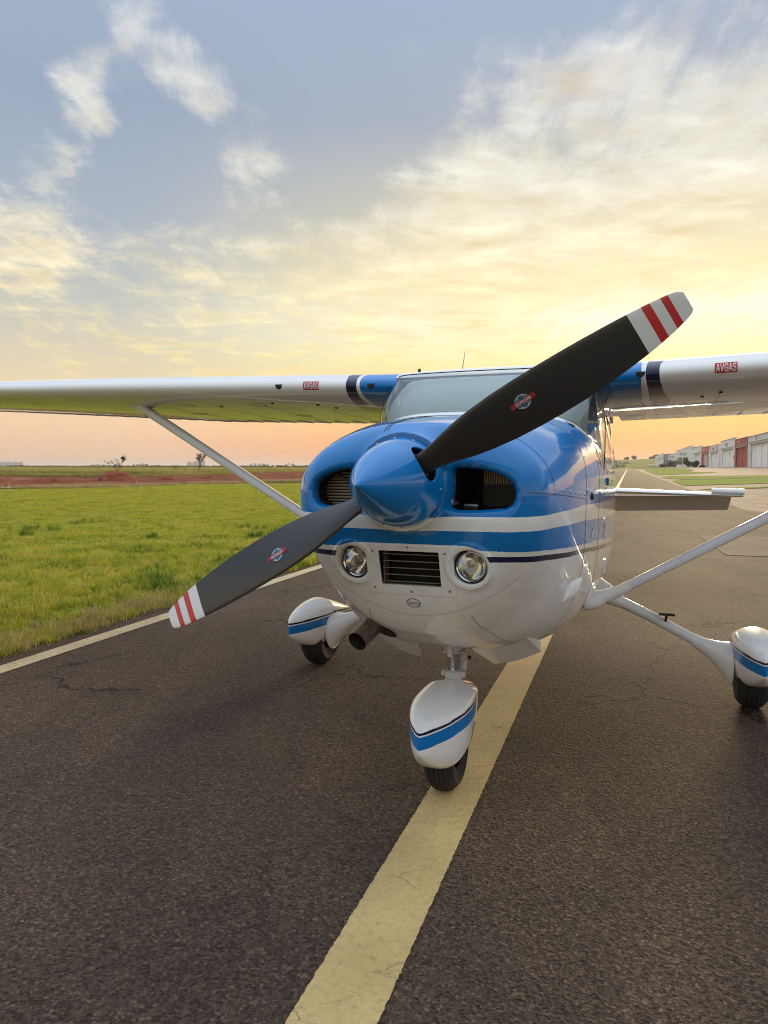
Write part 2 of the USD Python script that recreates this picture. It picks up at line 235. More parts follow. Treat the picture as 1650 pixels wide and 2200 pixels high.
def asphalt(name, base, tint=1.0):
    c = lambda k: tuple(x * k for x in base)
    return mat(name, {'g': ('geometry', {}),
        'v': ('voronoi_texture', dict(scale=120, feature='f1')), 'v2': ('voronoi_texture', dict(scale=64, feature='f1')), 'vr': ('rgb_ramp', dict(ramp=[(0, c(.42)), (.3, c(.82)), (.65, c(1.12)), (.9, c(1.55)), (1, c(2.5))])),
        'sx': ('separate_color', {}), 'n': ('noise_texture', dict(scale=.55, detail=6, roughness=.6)), 'nr': ('rgb_ramp', dict(ramp=[(.3, (.74, .75, .78)), (.7, (1.25, 1.20, 1.12))])), 'lm': ('mapping', dict(rotation=(0, 0, RA), scale=(1.7, .07, 1))), 'ln': ('noise_texture', dict(scale=1.0, detail=4)), 'lr': ('rgb_ramp', dict(ramp=[(.32, (.80, .80, .81)), (.52, (1, 1, 1)), (.68, (1.22, 1.19, 1.15))])), 'm4': ('mix_color', dict(blend_type='multiply', fac=1, use_clamp=False)),
        'nf': ('noise_texture', dict(scale=38, detail=5, roughness=.75)), 'nfr': ('rgb_ramp', dict(ramp=[(.32, (.55, .55, .55)), (.5, (1, 1, 1)), (.68, (1.3, 1.28, 1.25))])),
        'm1': ('mix_color', dict(blend_type='multiply', fac=1, use_clamp=False)), 'st': ('noise_texture', dict(scale=2.1, detail=5, roughness=.7, distortion=.4)), 'str': ('rgb_ramp', dict(ramp=[(.26, (.50, .49, .49)), (.36, (.86, .86, .86)), (.46, (1, 1, 1)), (.72, (1.1, 1.08, 1.06))])), 'm5': ('mix_color', dict(blend_type='multiply', fac=1, use_clamp=False)), 'm2': ('mix_color', dict(blend_type='multiply', fac=1, use_clamp=False)),
        # cracks: edges of large distorted cells, kept only in places
        'dn': ('noise_texture', dict(scale=1.6, detail=5, roughness=.6)), 'va': ('vector_math', dict(math_type='multiply_add', vector2=(1.0, 1.0, 1.0))), 'vc': ('voronoi_texture', dict(scale=.42, feature='distance_to_edge')),
        'cr': ('rgb_ramp', dict(ramp=[(0, (1, 1, 1)), (.0035, (.8, .8, .8)), (.0075, (0, 0, 0)), (1, (0, 0, 0))])), 'cn': ('noise_texture', dict(scale=.8, detail=2)), 'cnr': ('rgb_ramp', dict(ramp=[(.46, (0, 0, 0)), (.56, (1, 1, 1))])),
        'cm': ('mix_color', dict(blend_type='multiply', fac=1)), 'm3': ('mix_color', dict(b=(.006, .005, .005))),
        'h1': ('math', dict(math_type='multiply', value2=1.0)), 'h2': ('math', dict(math_type='multiply_add', value2=1.3)), 'b': ('bump', dict(strength=.85, distance=.004)),
        'p': ('principled_bsdf', dict(roughness=.82, specular_ior_level=.30))},
        [('g.position', 'v.vector'), ('g.position', 'v2.vector'), ('v.color', 'sx.color'), ('sx.r', 'vr.fac'), ('g.position', 'n.vector'), ('n.fac', 'nr.fac'), ('g.position', 'nf.vector'), ('nf.fac', 'nfr.fac'),
         ('g.position', 'lm.vector'), ('lm.vector', 'ln.vector'), ('ln.fac', 'lr.fac'), ('nr.color', 'm4.a'), ('lr.color', 'm4.b'), ('vr.color', 'm1.a'), ('g.position', 'st.vector'), ('st.fac', 'str.fac'), ('m4.result', 'm5.a'), ('str.color', 'm5.b'), ('m5.result', 'm1.b'), ('m1.result', 'm2.a'), ('nfr.color', 'm2.b'),
         ('g.position', 'dn.vector'), ('dn.color', 'va.vector1'), ('g.position', 'va.vector3'), ('va.vector', 'vc.vector'), ('vc.distance', 'cr.fac'), ('g.position', 'cn.vector'), ('cn.fac', 'cnr.fac'), ('cr.color', 'cm.a'), ('cnr.color', 'cm.b'),
         ('cm.result', 'm3.fac'), ('m2.result', 'm3.a'), ('m3.result', 'p.base_color'),
         ('v.distance', 'h1.value1'), ('v2.distance', 'h2.value1'), ('h1.value', 'h2.value3'), ('h2.value', 'b.height'), ('b.normal', 'p.normal')])
M_asphalt = asphalt('asphalt', (.092, .063, .045))
M_asphalt_light = asphalt('old_asphalt', (.145, .11, .085))
M_concrete = asphalt('apron_concrete', (.34, .25, .19))
strip('taxiway', -6, 640, -3.78, 4.25, 0, M_asphalt, ns=np.concatenate([np.arange(-6, 60, .5), np.geomspace(60, 640, 60)]))
def patch_px(name, pts, z, material, kind='structure', sub=3.0):
    P = np.array([ground_at(*p)[:2] for p in pts]); poly = Polygon(P).buffer(0)
    v, f = trimesh.creation.triangulate_polygon(poly, engine='earcut'); 
    v3 = np.c_[v, np.zeros(len(v))]
    v3, f = trimesh.remesh.subdivide_to_size(v3, f, sub, max_iter=12)
    v3[:, 2] = terrain(v3[:, 0], v3[:, 1]) + z
    n = np.cross(v3[f[:, 1]] - v3[f[:, 0]], v3[f[:, 2]] - v3[f[:, 0]])[:, 2]
    f = np.where((n < 0)[:, None], f[:, ::-1], f)
    raw(name, v3, f, None, material, kind=kind); return poly
# the apron right of the taxiway, from the near corner of the picture to the hangars
def strip_poly(name, pts_sq, z, material, sub=2.5, kind='structure'):
    P = np.array([sq(a, b) for a, b in pts_sq]); poly = Polygon(P)
    v, f = trimesh.creation.triangulate_polygon(poly, engine='earcut'); v3 = np.c_[v, np.zeros(len(v))]
    v3, f = trimesh.remesh.subdivide_to_size(v3, f, sub, max_iter=14)
    v3[:, 2] = terrain(v3[:, 0], v3[:, 1]) + z
    n = np.cross(v3[f[:, 1]] - v3[f[:, 0]], v3[f[:, 2]] - v3[f[:, 0]])[:, 2]
    raw(name, v3, np.where((n < 0)[:, None], f[:, ::-1], f), None, material, kind=kind); return poly
strip_poly('apron', [(-6, 4.25), (420, 4.25), (420, 26), (60, 30), (-6, 30)], .0, M_concrete, sub=4)
strip_poly('asphalt_joint', [(-6, 4.2), (26, 4.2), (23, 5.5), (18, 9), (-6, 12)], .003, M_asphalt, sub=2)
strip_poly('worn_pavement', [(12.7, 2.15), (16.1, 2.05), (16.3, 4.3), (16.9, 9.4), (12.2, 9.0)], .006, M_asphalt_light, sub=1)
M_turf = mat('turf', {'g': ('geometry', {}), 'n': ('noise_texture', dict(scale=1.2, detail=6, roughness=.7)), 'r': ('rgb_ramp', dict(ramp=[(.3, (.13, .21, .015)), (.5, (.20, .28, .022)), (.72, (.28, .29, .045))])), 'p': ('principled_bsdf', dict(roughness=1, specular_ior_level=.1))},
             [('g.position', 'n.vector'), ('n.fac', 'r.fac'), ('r.color', 'p.base_color')])
G1 = patch_px('turf_patch', [(1383, 1006.3), (1440, 1005.6), (1480, 1007), (1492, 1011), (1480, 1014), (1545, 1015), (1480, 1019), (1410, 1021), (1386, 1012)], .03, M_turf)
G2 = patch_px('turf_patch', [(1418, 1026.5), (1440, 1022.5), (1660, 1021.5), (1660, 1027), (1440, 1029.5)], .03, M_turf)
G3 = patch_px('turf_patch', [(1444, 1034), (1462, 1030.5), (1660, 1028.8), (1660, 1038.5), (1540, 1042), (1470, 1044.5)], .03, M_turf)
G4 = patch_px('turf_patch', [(1494, 1053.5), (1540, 1049), (1660, 1046), (1660, 1048), (1545, 1052)], .03, M_turf)
# painted lines
def road_paint(name, col, wear):
    return mat(name, {'g': ('geometry', {}), 'n': ('noise_texture', dict(scale=38, detail=8, roughness=.8)), 'r': ('rgb_ramp', dict(ramp=[(.26, tuple(x * .25 for x in col)), (.36, tuple(x * .72 for x in col)), (.46, tuple(x * .93 for x in col)), (.7, tuple(x * 1.08 for x in col))])),
        'n2': ('noise_texture', dict(scale=2.2, detail=4)), 'r2': ('rgb_ramp', dict(ramp=[(.3, (.80, .78, .74)), (.7, (1.08, 1.08, 1.08))])), 'm': ('mix_color', dict(blend_type='multiply', fac=1)),
        'mp': ('mapping', dict(rotation=(0, 0, RA), scale=(2.0, 7.0, 2.0))), 'dn': ('noise_texture', dict(scale=9, detail=4)), 'va': ('vector_math', dict(math_type='multiply_add', vector2=(.16, .16, .16))), 'vc': ('voronoi_texture', dict(scale=1.5, feature='distance_to_edge')),
        'cr': ('rgb_ramp', dict(ramp=[(0, (.6, .6, .6)), (.004, (.45, .45, .45)), (.009, (0, 0, 0)), (1, (0, 0, 0))])), 'cn': ('noise_texture', dict(scale=4, detail=2)), 'cnr': ('rgb_ramp', dict(ramp=[(.5, (0, 0, 0)), (.6, (1, 1, 1))])), 'cm': ('mix_color', dict(blend_type='multiply', fac=1)), 'm3': ('mix_color', dict(b=(.07, .055, .04))),
        'v': ('voronoi_texture', dict(scale=85)), 'b': ('bump', dict(strength=.35, distance=.004)), 'p': ('principled_bsdf', dict(roughness=.62))},
        [('g.position', 'n.vector'), ('n.fac', 'r.fac'), ('g.position', 'n2.vector'), ('n2.fac', 'r2.fac'), ('r.color', 'm.a'), ('r2.color', 'm.b'), ('g.position', 'mp.vector'), ('mp.vector', 'va.vector3'), ('g.position', 'dn.vector'), ('dn.color', 'va.vector1'), ('va.vector', 'vc.vector'), ('vc.distance', 'cr.fac'),
         ('g.position', 'cn.vector'), ('cn.fac', 'cnr.fac'), ('cr.color', 'cm.a'), ('cnr.color', 'cm.b'), ('cm.result', 'm3.fac'), ('m.result', 'm3.a'), ('m3.result', 'p.base_color'), ('g.position', 'v.vector'), ('v.distance', 'b.height'), ('b.normal', 'p.normal')])
M_yellow = road_paint('yellow_road_paint', (.78, .575, .25), .5)
M_cream = road_paint('cream_road_paint', (.80, .63, .38), .5)
line_s = np.concatenate([np.arange(-3, 10, .006), np.arange(10.02, 14, .03), np.geomspace(14, 640, 260)])
strip('yellow_centre_line', 0, 0, -.11, .11, .004, M_yellow, jag=.0035, seed=4, ns=line_s)
strip('cream_edge_line', 0, 0, -3.45, -3.29, .004, M_cream, jag=.005, seed=9, ns=line_s)
# ------------------------------------------------------------------ the aeroplane
# its own frame: x towards its left wing (right in the picture), y aft, z up; origin under the nose wheel
plane = thing('light_aeroplane', 'white and blue high wing propeller plane standing on the yellow line', 'aeroplane', (.268, 3.066, 0), -20.2)

US = [-.75, -.55, -.45, -.3, -.1, .2, .6, 1.2, 1.7, 2.2, 3, 4, 5.2, 6.3, 6.6]
tab = lambda vals: Pchip(US, vals)
fa = tab([.440, .455, .472, .502, .532, .556, .576, .592, .596, .582, .50, .37, .23, .10, .07])
ftop = tab([1.50, 1.525, 1.545, 1.568, 1.590, 1.618, 1.66, 1.66, 1.66, 1.64, 1.58, 1.50, 1.42, 1.36, 1.35])
fbot = tab([.87, .85, .81, .735, .645, .575, .535, .525, .535, .575, .68, .80, .93, 1.03, 1.05])
fwc = tab([1.29, 1.285, 1.28, 1.275, 1.27, 1.26, 1.25, 1.22, 1.20, 1.19, 1.19, 1.19, 1.19, 1.2, 1.2])
fnt = tab([2.0, 2.05, 2.1, 2.35, 2.8, 3.3, 3.4, 3.4, 3.3, 3.0, 2.6, 2.3, 2.1, 2, 2])
fnb = tab([1.95, 1.95, 2.0, 2.2, 2.7, 3.2, 3.5, 3.6, 3.4, 3.0, 2.5, 2.2, 2, 2, 2])
class Lut:
    """a table on a fine grid, so that millions of points are cheap"""
    def __init__(s, f): s.x = np.linspace(-.75, 6.6, 1200); s.y = f(s.x)
    def __call__(s, u): return np.interp(u, s.x, s.y)
fa, ftop, fbot, fwc, fnt, fnb = map(Lut, (fa, ftop, fbot, fwc, fnt, fnb))
def F_body(v, u, w):
    a, wc = fa(u), fwc(u); dz = w - wc; up = dz > 0
    b = np.where(up, ftop(u) - wc, wc - fbot(u)); n = np.where(up, fnt(u), fnb(u))
    X, Z = np.abs(v) / a + 1e-9, np.abs(dz) / b + 1e-9
    r = (X ** n + Z ** n) ** (1 / n)
    g = np.sqrt(((X / r) ** (n - 1) / a) ** 2 + ((Z / r) ** (n - 1) / b) ** 2)
    return np.clip((r - 1) / g, -.3, 3)
def rint(a, b, r): return np.minimum(np.maximum(a, b), -r) + np.hypot(np.maximum(a + r, 0), np.maximum(b + r, 0))
def runi(a, b, r): return -rint(-a, -b, r)
def nose_u(v, w): return -.556 + .20 * v ** 2 + .42 * np.maximum(0, 1.20 - w) ** 1.3 + .5 * np.maximum(0, w - 1.36) ** 1.5
INLET = np.array([(.165, 1.372), (.176, 1.384), (.256, 1.379), (.303, 1.368), (.345, 1.350), (.369, 1.327), (.376, 1.300), (.374, 1.275), (.364, 1.256), (.343, 1.245), (.265, 1.238), (.206, 1.236), (.172, 1.238), (.156, 1.248), (.158, 1.266), (.166, 1.300), (.166, 1.340)])
def poly_sd(P, x, y):
    d = np.full(x.shape, 1e9); s = np.zeros(x.shape, bool); n = len(P)
    for i in range(n):
        a, b = P[i], P[(i + 1) % n]; e = b - a; wx, wy = x - a[0], y - a[1]
        t = np.clip((wx * e[0] + wy * e[1]) / (e @ e), 0, 1); d = np.minimum(d, (wx - e[0] * t) ** 2 + (wy - e[1] * t) ** 2)
        c = ((a[1] > y) != (b[1] > y)); 
        with np.errstate(divide='ignore', invalid='ignore'): s ^= c & (x < (b[0] - a[0]) * (y - a[1]) / (b[1] - a[1] + 1e-15) + a[0])
    return np.where(s, -1, 1) * np.sqrt(d)
inlet_x, inlet_y = np.linspace(0, .7, 281), np.linspace(.4, 1.8, 561)
from scipy.ndimage import map_coordinates
IG = poly_sd(INLET, *np.meshgrid(inlet_x, inlet_y, indexing='ij'))
def inlet_sd(v, w): return map_coordinates(IG, [np.abs(v).ravel() / .0025, (w.ravel() - .4) / .0025], order=1, mode='nearest').reshape(v.shape)
LV, LW, LR = .218, 1.036, .062
GV, GW0, GW1 = .113, .957, 1.088
def F_cowl(v, u, w):
    d = rint(F_body(v, u, w), nose_u(v, w) - u, .10)
    ring = np.maximum(np.hypot(v, w - 1.335) - .172, -.604 - u)
    d = -rint(-d, -rint(ring, np.full_like(ring, -1), .012), .045)
    cav = np.maximum(inlet_sd(v, w), u + .20)
    lamp = np.maximum(np.hypot(np.abs(v) - LV, w - LW) - LR, u + .40)
    lip = np.maximum(np.hypot(np.abs(v) - LV, w - LW) - LR - .018, nose_u(v, w) - .004 - u)
    d = -rint(-d, -lip, .02)
    gr = np.maximum(np.maximum(np.abs(v) - GV - .008, np.abs(w - (GW0 + GW1) / 2) - (GW1 - GW0) / 2 - .008), u + .36)
    d = rint(d, -cav, .030); d = rint(d, -lamp, .012); d = np.maximum(d, -gr)
    return d
def grad(F, P, e=8e-4):
    g = np.empty_like(P)
    for k in range(3):
        o = np.zeros(3); o[k] = e; g[:, k] = F(*(P + o).T) - F(*(P - o).T)
    return g / (2 * e)
def surface_net(F, lo, hi, h):
    """the zero surface of F as quads cut in triangles, vertices moved onto it, with its true normals"""
    ax = [np.arange(a, b + h, h) for a, b in zip(lo, hi)]
    D = np.empty([len(x) for x in ax], np.float32)
    for i, x in enumerate(ax[1]):
        A, B = np.meshgrid(ax[0], ax[2], indexing='ij'); D[:, i, :] = F(A, np.full_like(A, x), B)
    S = D < 0; n = np.array(D.shape); acc = np.zeros((*(n - 1), 3), np.float32); cnt = np.zeros(n - 1, np.int16)
    I = np.indices(n - 1).astype(np.float32)
    corners = [(a, b, c) for a in (0, 1) for b in (0, 1) for c in (0, 1)]
    sl = lambda c: tuple(slice(c[k], n[k] - 1 + c[k]) for k in range(3))
    for c in corners:
        for k in range(3):
            if c[k] == 0:
                e = list(c); e[k] = 1; a, b = D[sl(c)], D[sl(e)]; x = (a < 0) != (b < 0)
                t = np.where(x, a / np.where(x, a - b, 1), 0)
                for m in range(3): acc[..., m] += np.where(x, c[m] + (t if m == k else 0), 0)
                cnt += x
    has = cnt > 0; idx = np.full(n - 1, -1, np.int64); idx[has] = np.arange(has.sum())
    P = (np.argwhere(has) + acc[has] / cnt[has][:, None]) * h + np.array([x[0] for x in ax])
    P = P.astype(float); Fs = []
    for k in range(3):
        o = [m for m in range(3) if m != k]
        lo_ = [slice(None)] * 3; hi_ = [slice(None)] * 3; lo_[k] = slice(0, n[k] - 1); hi_[k] = slice(1, n[k])
        x = S[tuple(lo_)] != S[tuple(hi_)]; e = np.argwhere(x)
        e = e[((e[:, o[0]] > 0) & (e[:, o[0]] < n[o[0]] - 1) & (e[:, o[1]] > 0) & (e[:, o[1]] < n[o[1]] - 1))]
        q = []
        for da, db in ((1, 1), (0, 1), (0, 0), (1, 0)):
            f = e.copy(); f[:, o[0]] -= da; f[:, o[1]] -= db; q.append(idx[f[:, 0], f[:, 1], f[:, 2]])
        q = np.stack(q, 1); Fs += [q[:, [0, 1, 2]], q[:, [0, 2, 3]]]
    f = np.vstack(Fs); f = f[(f >= 0).all(1)]
    for _ in range(3):
        g = grad(F, P); P = P - np.clip(F(*P.T), -h, h)[:, None] * g / np.maximum((g * g).sum(1), .2)[:, None]
    g = grad(F, P); N = g / np.maximum(np.linalg.norm(g, axis=1), 1e-9)[:, None]
    fn = np.cross(P[f[:, 1]] - P[f[:, 0]], P[f[:, 2]] - P[f[:, 0]]); flip = (fn * N[f].sum(1)).sum(1) < 0
    f[flip] = f[flip][:, ::-1]
    return P, f, N
def hit(F, o, d, far=3.0):
    """first points of the surface of F along rays"""
    o, d = np.broadcast_arrays(np.asarray(o, float), np.asarray(d, float)); o = np.atleast_2d(o); d = np.atleast_2d(d); t = np.zeros(len(o))
    for _ in range(90):
        p = o + d * t[:, None]; t = np.minimum(t + .7 * F(*p.T), far)
    p = o + d * t[:, None]; g = grad(F, p); return p, g / np.linalg.norm(g, axis=1)[:, None]
front = lambda v, w: hit(F_cowl, np.stack([v, np.full_like(np.asarray(v, float), -.8), w], -1), [0, 1, 0], 1.5)

# paint scheme: the heights of the band edges along the fuselage
PU = [-.6, -.35, .12, 1.7, 3.0, 5.2, 6.6]
pW1, pW2 = (lambda u: np.interp(u, PU, [1.213, 1.222, 1.229, 1.193, 1.17, 1.15, 1.15])), (lambda u: np.interp(u, PU, [1.163, 1.170, 1.165, 1.097, 1.05, 1.09, 1.1]))
pB2, pN1, pN2 = (lambda u: np.interp(u, PU, [1.098, 1.088, 1.065, .952, .92, 1.03, 1.06])), (lambda u: np.interp(u, PU, [1.080, 1.073, 1.047, .934, .90, 1.015, 1.05])), (lambda u: np.interp(u, PU, [1.061, 1.0515, 1.031, .912, .87, .995, 1.04]))
def paint(P):
    v, u, w = P.T; av = np.abs(v); f = 1 - smoothstep(-.42, -.36, u)      # f: on the nose's front
    b2 = pB2(u) + f * .018 * (1 - smoothstep(.20, .285, av)); nav = 1.0
    n2, n1 = pN2(u), pN1(u); n1 = n2 + (n1 - n2) * nav + 1e-5
    n1 = np.minimum(n1, b2 - 4e-3); n2 = np.minimum(n2, n1 - 1e-5)
    L = [n2, n1, b2, pW2(u), pW1(u)]; s = np.where(w < n2, 1 - (n2 - w) * 20, 0.0)
    for k in range(4): s = np.where((w >= L[k]) & (w < L[k + 1]), k + 1 + (w - L[k]) / (L[k + 1] - L[k]), s)
    return np.clip(np.where(w >= L[4], 5 + (w - L[4]) * 20, s), 0, 7.9)
def no_navy(P):
    v, u, w = P.T; return np.where(u < -.30, -smoothstep(.318, .250, np.abs(v) + .5 * (w - 1.07)), 0.0)
M_hull = banded('fuselage_paint', [(0, WHITE), (1, NAVY), (2, WHITE), (3, BLUE), (4, WHITE), (5, BLUE)], 8, black=True, rough=.3, skip=[(0, WHITE), (3, BLUE), (4, WHITE), (5, BLUE)], wave=.03)
M_hull_aft = banded('fuselage_skin_paint', [(0, WHITE), (1, NAVY), (2, WHITE), (3, BLUE), (4, WHITE), (5, BLUE)], 8, black=True, rough=.3, wave=.16)

# nose cowling
FIREWALL = .165
Pc, fc, Nc = surface_net(F_cowl, (-.62, -.66, .52), (.62, FIREWALL, 1.66), .0062)
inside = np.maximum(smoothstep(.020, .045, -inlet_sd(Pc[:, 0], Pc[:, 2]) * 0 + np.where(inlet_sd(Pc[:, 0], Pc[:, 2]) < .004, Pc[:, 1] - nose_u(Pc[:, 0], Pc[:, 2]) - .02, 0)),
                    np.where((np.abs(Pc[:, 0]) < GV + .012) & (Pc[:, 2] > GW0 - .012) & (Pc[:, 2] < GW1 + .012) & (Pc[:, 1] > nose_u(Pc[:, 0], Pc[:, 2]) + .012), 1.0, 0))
keep = ~((Pc[fc][:, :, 1] > FIREWALL - .008).all(1) & (np.abs(Nc[fc].mean(1)[:, 1]) > .8))
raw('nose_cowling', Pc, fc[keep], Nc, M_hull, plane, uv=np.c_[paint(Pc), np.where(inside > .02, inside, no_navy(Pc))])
# what shows in the two cooling inlets: finned cylinders on the left of the picture as an oil cooler, baffles on the right
M_fin = plain('cooler_fin', (.62, .52, .40), .4, metal=.5)
M_core = plain('cooler_core', (.05, .042, .035), .7)
oc = put('oil_cooler', bx((-.285, -.375, 1.312), (.225, .03, .168)), M_core, plane)
for k in range(14): put('cooler_fin', bx((-.285, -.396, 1.237 + k * .0115), (.222, .014, .0036)), M_fin, oc)
put('cooler_frame', cat_([bx((-.392, -.400, 1.312), (.014, .024, .17)), bx((-.178, -.400, 1.312), (.012, .024, .17)), bx((-.285, -.400, 1.230), (.22, .022, .006))]), M_fin, oc)
put('brace_bar', tube([(-.350, -.412, 1.375), (-.17, -.412, 1.262)], .0055, 8), M_steel, oc)
cyl = put('engine_baffle', cat_([bx((.30, -.26, 1.275), (.17, .012, .09)), bx((.30, -.21, 1.31), (.2, .012, .16))]), plain('baffle_black', (.015, .015, .016), .45), plane)
for k in range(19): put('cylinder_fin', bx((.218 + k * .0088, -.25, 1.352), (.0028, .03, .062)), plain('fin_metal', (.70, .56, .40), .4, metal=.5) if k == 0 else '/World/Looks/fin_metal', cyl)
put('hose_clamp', tube([(.165, -.36, 1.245), (.215, -.36, 1.243)], .013, 12), M_steel, plane)

# lower intake: a screwed panel round a slatted opening
def drape_front(v, w, off):
    p, n = front(np.asarray(v, float), np.asarray(w, float)); return p, n
def front_u_plain(v, w):
    F = lambda a, b, c: rint(F_body(a, b, c), nose_u(a, c) - b, .10)
    p, n = hit(F, np.stack([v, np.full_like(v, -.8), w], -1), [0, 1, 0], 1.5); return p, n
def panel_mesh(poly, off, cell=.012, thick=.004):
    """a thin plate of the outline poly (in v, w) lying on the nose"""
    v2, f = trimesh.creation.triangulate_polygon(poly, engine='earcut'); v3, f = trimesh.remesh.subdivide_to_size(np.c_[v2, np.zeros(len(v2))], f, cell, max_iter=12)
    m0 = trimesh.Trimesh(v3, f, process=True); v3, f = m0.vertices, m0.faces
    p, n = front_u_plain(v3[:, 0], v3[:, 1]); top, bot = p + n * off, p - n * thick
    m = trimesh.Trimesh(top, f, process=False); fn = (np.cross(top[f[:, 1]] - top[f[:, 0]], top[f[:, 2]] - top[f[:, 0]]) * n[f[:, 0]]).sum(1)
    if np.median(fn) < 0: f = f[:, ::-1]
    e = np.sort(np.vstack([f[:, [0, 1]], f[:, [1, 2]], f[:, [2, 0]]]), 1); full = np.vstack([f[:, [0, 1]], f[:, [1, 2]], f[:, [2, 0]]])
    _, inv, c = np.unique(e, axis=0, return_inverse=True, return_counts=True); b = full[c[inv.ravel()] == 1]; k = len(top)
    F = np.vstack([f, f[:, ::-1] + k, np.c_[b[:, 0], b[:, 0] + k, b[:, 1] + k], np.c_[b[:, 0], b[:, 1] + k, b[:, 1]]])
    return np.vstack([top, bot]), F, np.vstack([n, n])
gp = sbox(-.150, .938, .150, 1.095).buffer(.014).difference(sbox(-GV, GW0, GV, GW1).buffer(-.006).buffer(.006))
pv, pf, pn = panel_mesh(gp, .0028)
m = trimesh.Trimesh(pv, pf, process=False)
grille = put('intake_panel', m, M_hull, plane, smooth=False, uv=np.c_[paint(pv), -np.ones(len(pv))])
for k in range(5):
    z = GW0 + .010 + k * .0262; p, _ = front_u_plain(np.array([-.11, 0, .11]), np.full(3, z))
    put('intake_slat', cat_([bx((0, p[1][1] + .030, z), (.222, .009, .0024))]), plain('slat_metal', (.30, .28, .24), .4, metal=.6) if k == 0 else '/World/Looks/slat_metal', grille)
put('slat_frame', cat_([bx((-.108, -.455, 1.022), (.004, .05, .126)), bx((0, -.46, GW0 + .002), (.22, .05, .004))]), plain('frame_metal', (.22, .16, .11), .45, metal=.5), grille)
put('filter', bx((0, -.37, 1.022), (.23, .01, .14)), M_dark, grille)
def dome(p, n, r, h=.0025):
    s = trimesh.creation.icosphere(2, r); s.apply_scale([1, 1, h / r]); z = np.asarray(n); s.apply_transform(trimesh.geometry.align_vectors([0, 0, 1], z)); s.apply_translation(p); return s
for v_, w_ in [(-.135, 1.085), (.135, 1.085), (-.142, .945), (.142, .945), (0, .936), (0, 1.103)]:
    p, n = front_u_plain(np.array([v_]), np.array([w_])); put('panel_screw', dome(p[0] + n[0] * .003, n[0], .0048), M_rivet, grille, smooth=30)
# landing lights
for sg in (-1, 1):
    p, n = front_u_plain(np.array([sg * LV]), np.array([LW])); y0 = -.475
    prof = np.array([(.0, .040), (.012, .0385), (.022, .034), (.032, .026), (.041, .014), (.047, .004), (.050, 0), (.0545, -.003), (.0575, 0), (.0575, .012)])
    def rev(pr, n=40):
        m = trimesh.creation.revolve(pr, sections=n); m.apply_transform(np.array([[1, 0, 0, sg * LV], [0, 0, 1, y0], [0, 1, 0, LW], [0, 0, 0, 1.]])); return m
    lamp = put('landing_light', rev(prof), M_chrome, plane, smooth=35)
    put('lamp_bulb', cat_([tube([(sg * LV - .007, y0 + .02, LW), (sg * LV + .007, y0 + .018, LW)], .0045, 8)]), M_steel, lamp)
    put('lens', rev(np.array([(0, -.012), (.02, -.0105), (.036, -.0065), (.048, 0)])), M_lens, lamp, smooth=True)
    put('lamp_rim', rev(np.array([(.0535, -.002), (.056, -.003), (.0585, -.001), (.060, .02)])), M_black, lamp, smooth=35)
# maker's oval sticker under the intake
def fine(m, cell=.005):
    v, f = trimesh.remesh.subdivide_to_size(m.vertices, m.faces, cell, max_iter=14); return trimesh.Trimesh(v, f, process=False)
def front_sticker(name, mesh2d, v0, w0, off, material, parent):
    v = mesh2d.vertices.copy(); p, n = front_u_plain(v[:, 0] + v0, v[:, 1] + w0); z = v[:, 2]
    m = trimesh.Trimesh(p + n * (off + z)[:, None], mesh2d.faces[:, ::-1] if True else mesh2d.faces, process=False); m.fix_normals(); return put(name, m, material, parent)
def flat2d(poly, h=.0006, cell=.01):
    m = trimesh.creation.extrude_polygon(poly, h, engine='earcut'); v, f = trimesh.remesh.subdivide_to_size(m.vertices, m.faces, cell); return trimesh.Trimesh(v, f, process=False)
st = front_sticker('oval_sticker', flat2d(Point(0, 0).buffer(1, 32)), 0, 0, 0, M_sticker_white, plane) if False else None
ov = affinity.scale(Point(0, 0).buffer(1, 32), .030, .0215); ov2 = affinity.scale(Point(0, 0).buffer(1, 32), .0265, .0182); ov3 = affinity.scale(Point(0, 0).buffer(1, 32), .0243, .0160)
st = front_sticker('oval_sticker', flat2d(ov, .0006), 0, .890, .0004, M_sticker_white, plane)
M_ink = plain('sticker_ink', (.008, .010, .03), .4)
front_sticker('sticker_ring', flat2d(ov2.difference(ov3), .0004), 0, .890, .001, M_ink, st)
tm = meshkit.text_mesh('Cessna', .0112, .0004, bold=False); tm.apply_translation([-tm.bounds[:, 0].mean(), -.0055, 0]); sh_ = np.eye(4); sh_[0, 1] = .2; tm.apply_transform(sh_)
front_sticker('sticker_lettering', fine(tm), 0, .890, .001, M_ink, st)

# spinner and propeller
HU, HW, HTH = -.693, 1.333, math.radians(30.8)
EV = np.array([math.cos(HTH), 0, math.sin(HTH)]); TV = np.array([-math.sin(HTH), 0, math.cos(HTH)])
SR, SL, SB = .1555, .405, -.614
spin_r = lambda t: SR * (np.clip(t, 0, 1) + .17 * np.sin(np.pi * np.clip(t, 0, 1)))
def F_spin(v, u, w):
    x = u - SB; rr = np.hypot(v, w - HW); t = 1 + x / SL          # t from 0 (tip) to 1 (base)
    d = (rr - spin_r(t)) / np.sqrt(1 + (SR / SL * (1 + .17 * np.pi * np.cos(np.pi * np.clip(t, 0, 1)))) ** 2); d = np.where(t < 0, np.hypot(x + SL, rr), d)
    d = rint(d, x, .006)
    al = v * EV[0] + (w - HW) * EV[2]; ta = v * TV[0] + (w - HW) * TV[2]
    hole = np.maximum(np.hypot(ta * .82, u - HU) - .052, .10 - np.abs(al))
    return rint(d, -hole, .004)
Ps, fs, Ns = surface_net(F_spin, (-.17, -1.03, HW - .17), (.17, -.60, HW + .17), .0042)
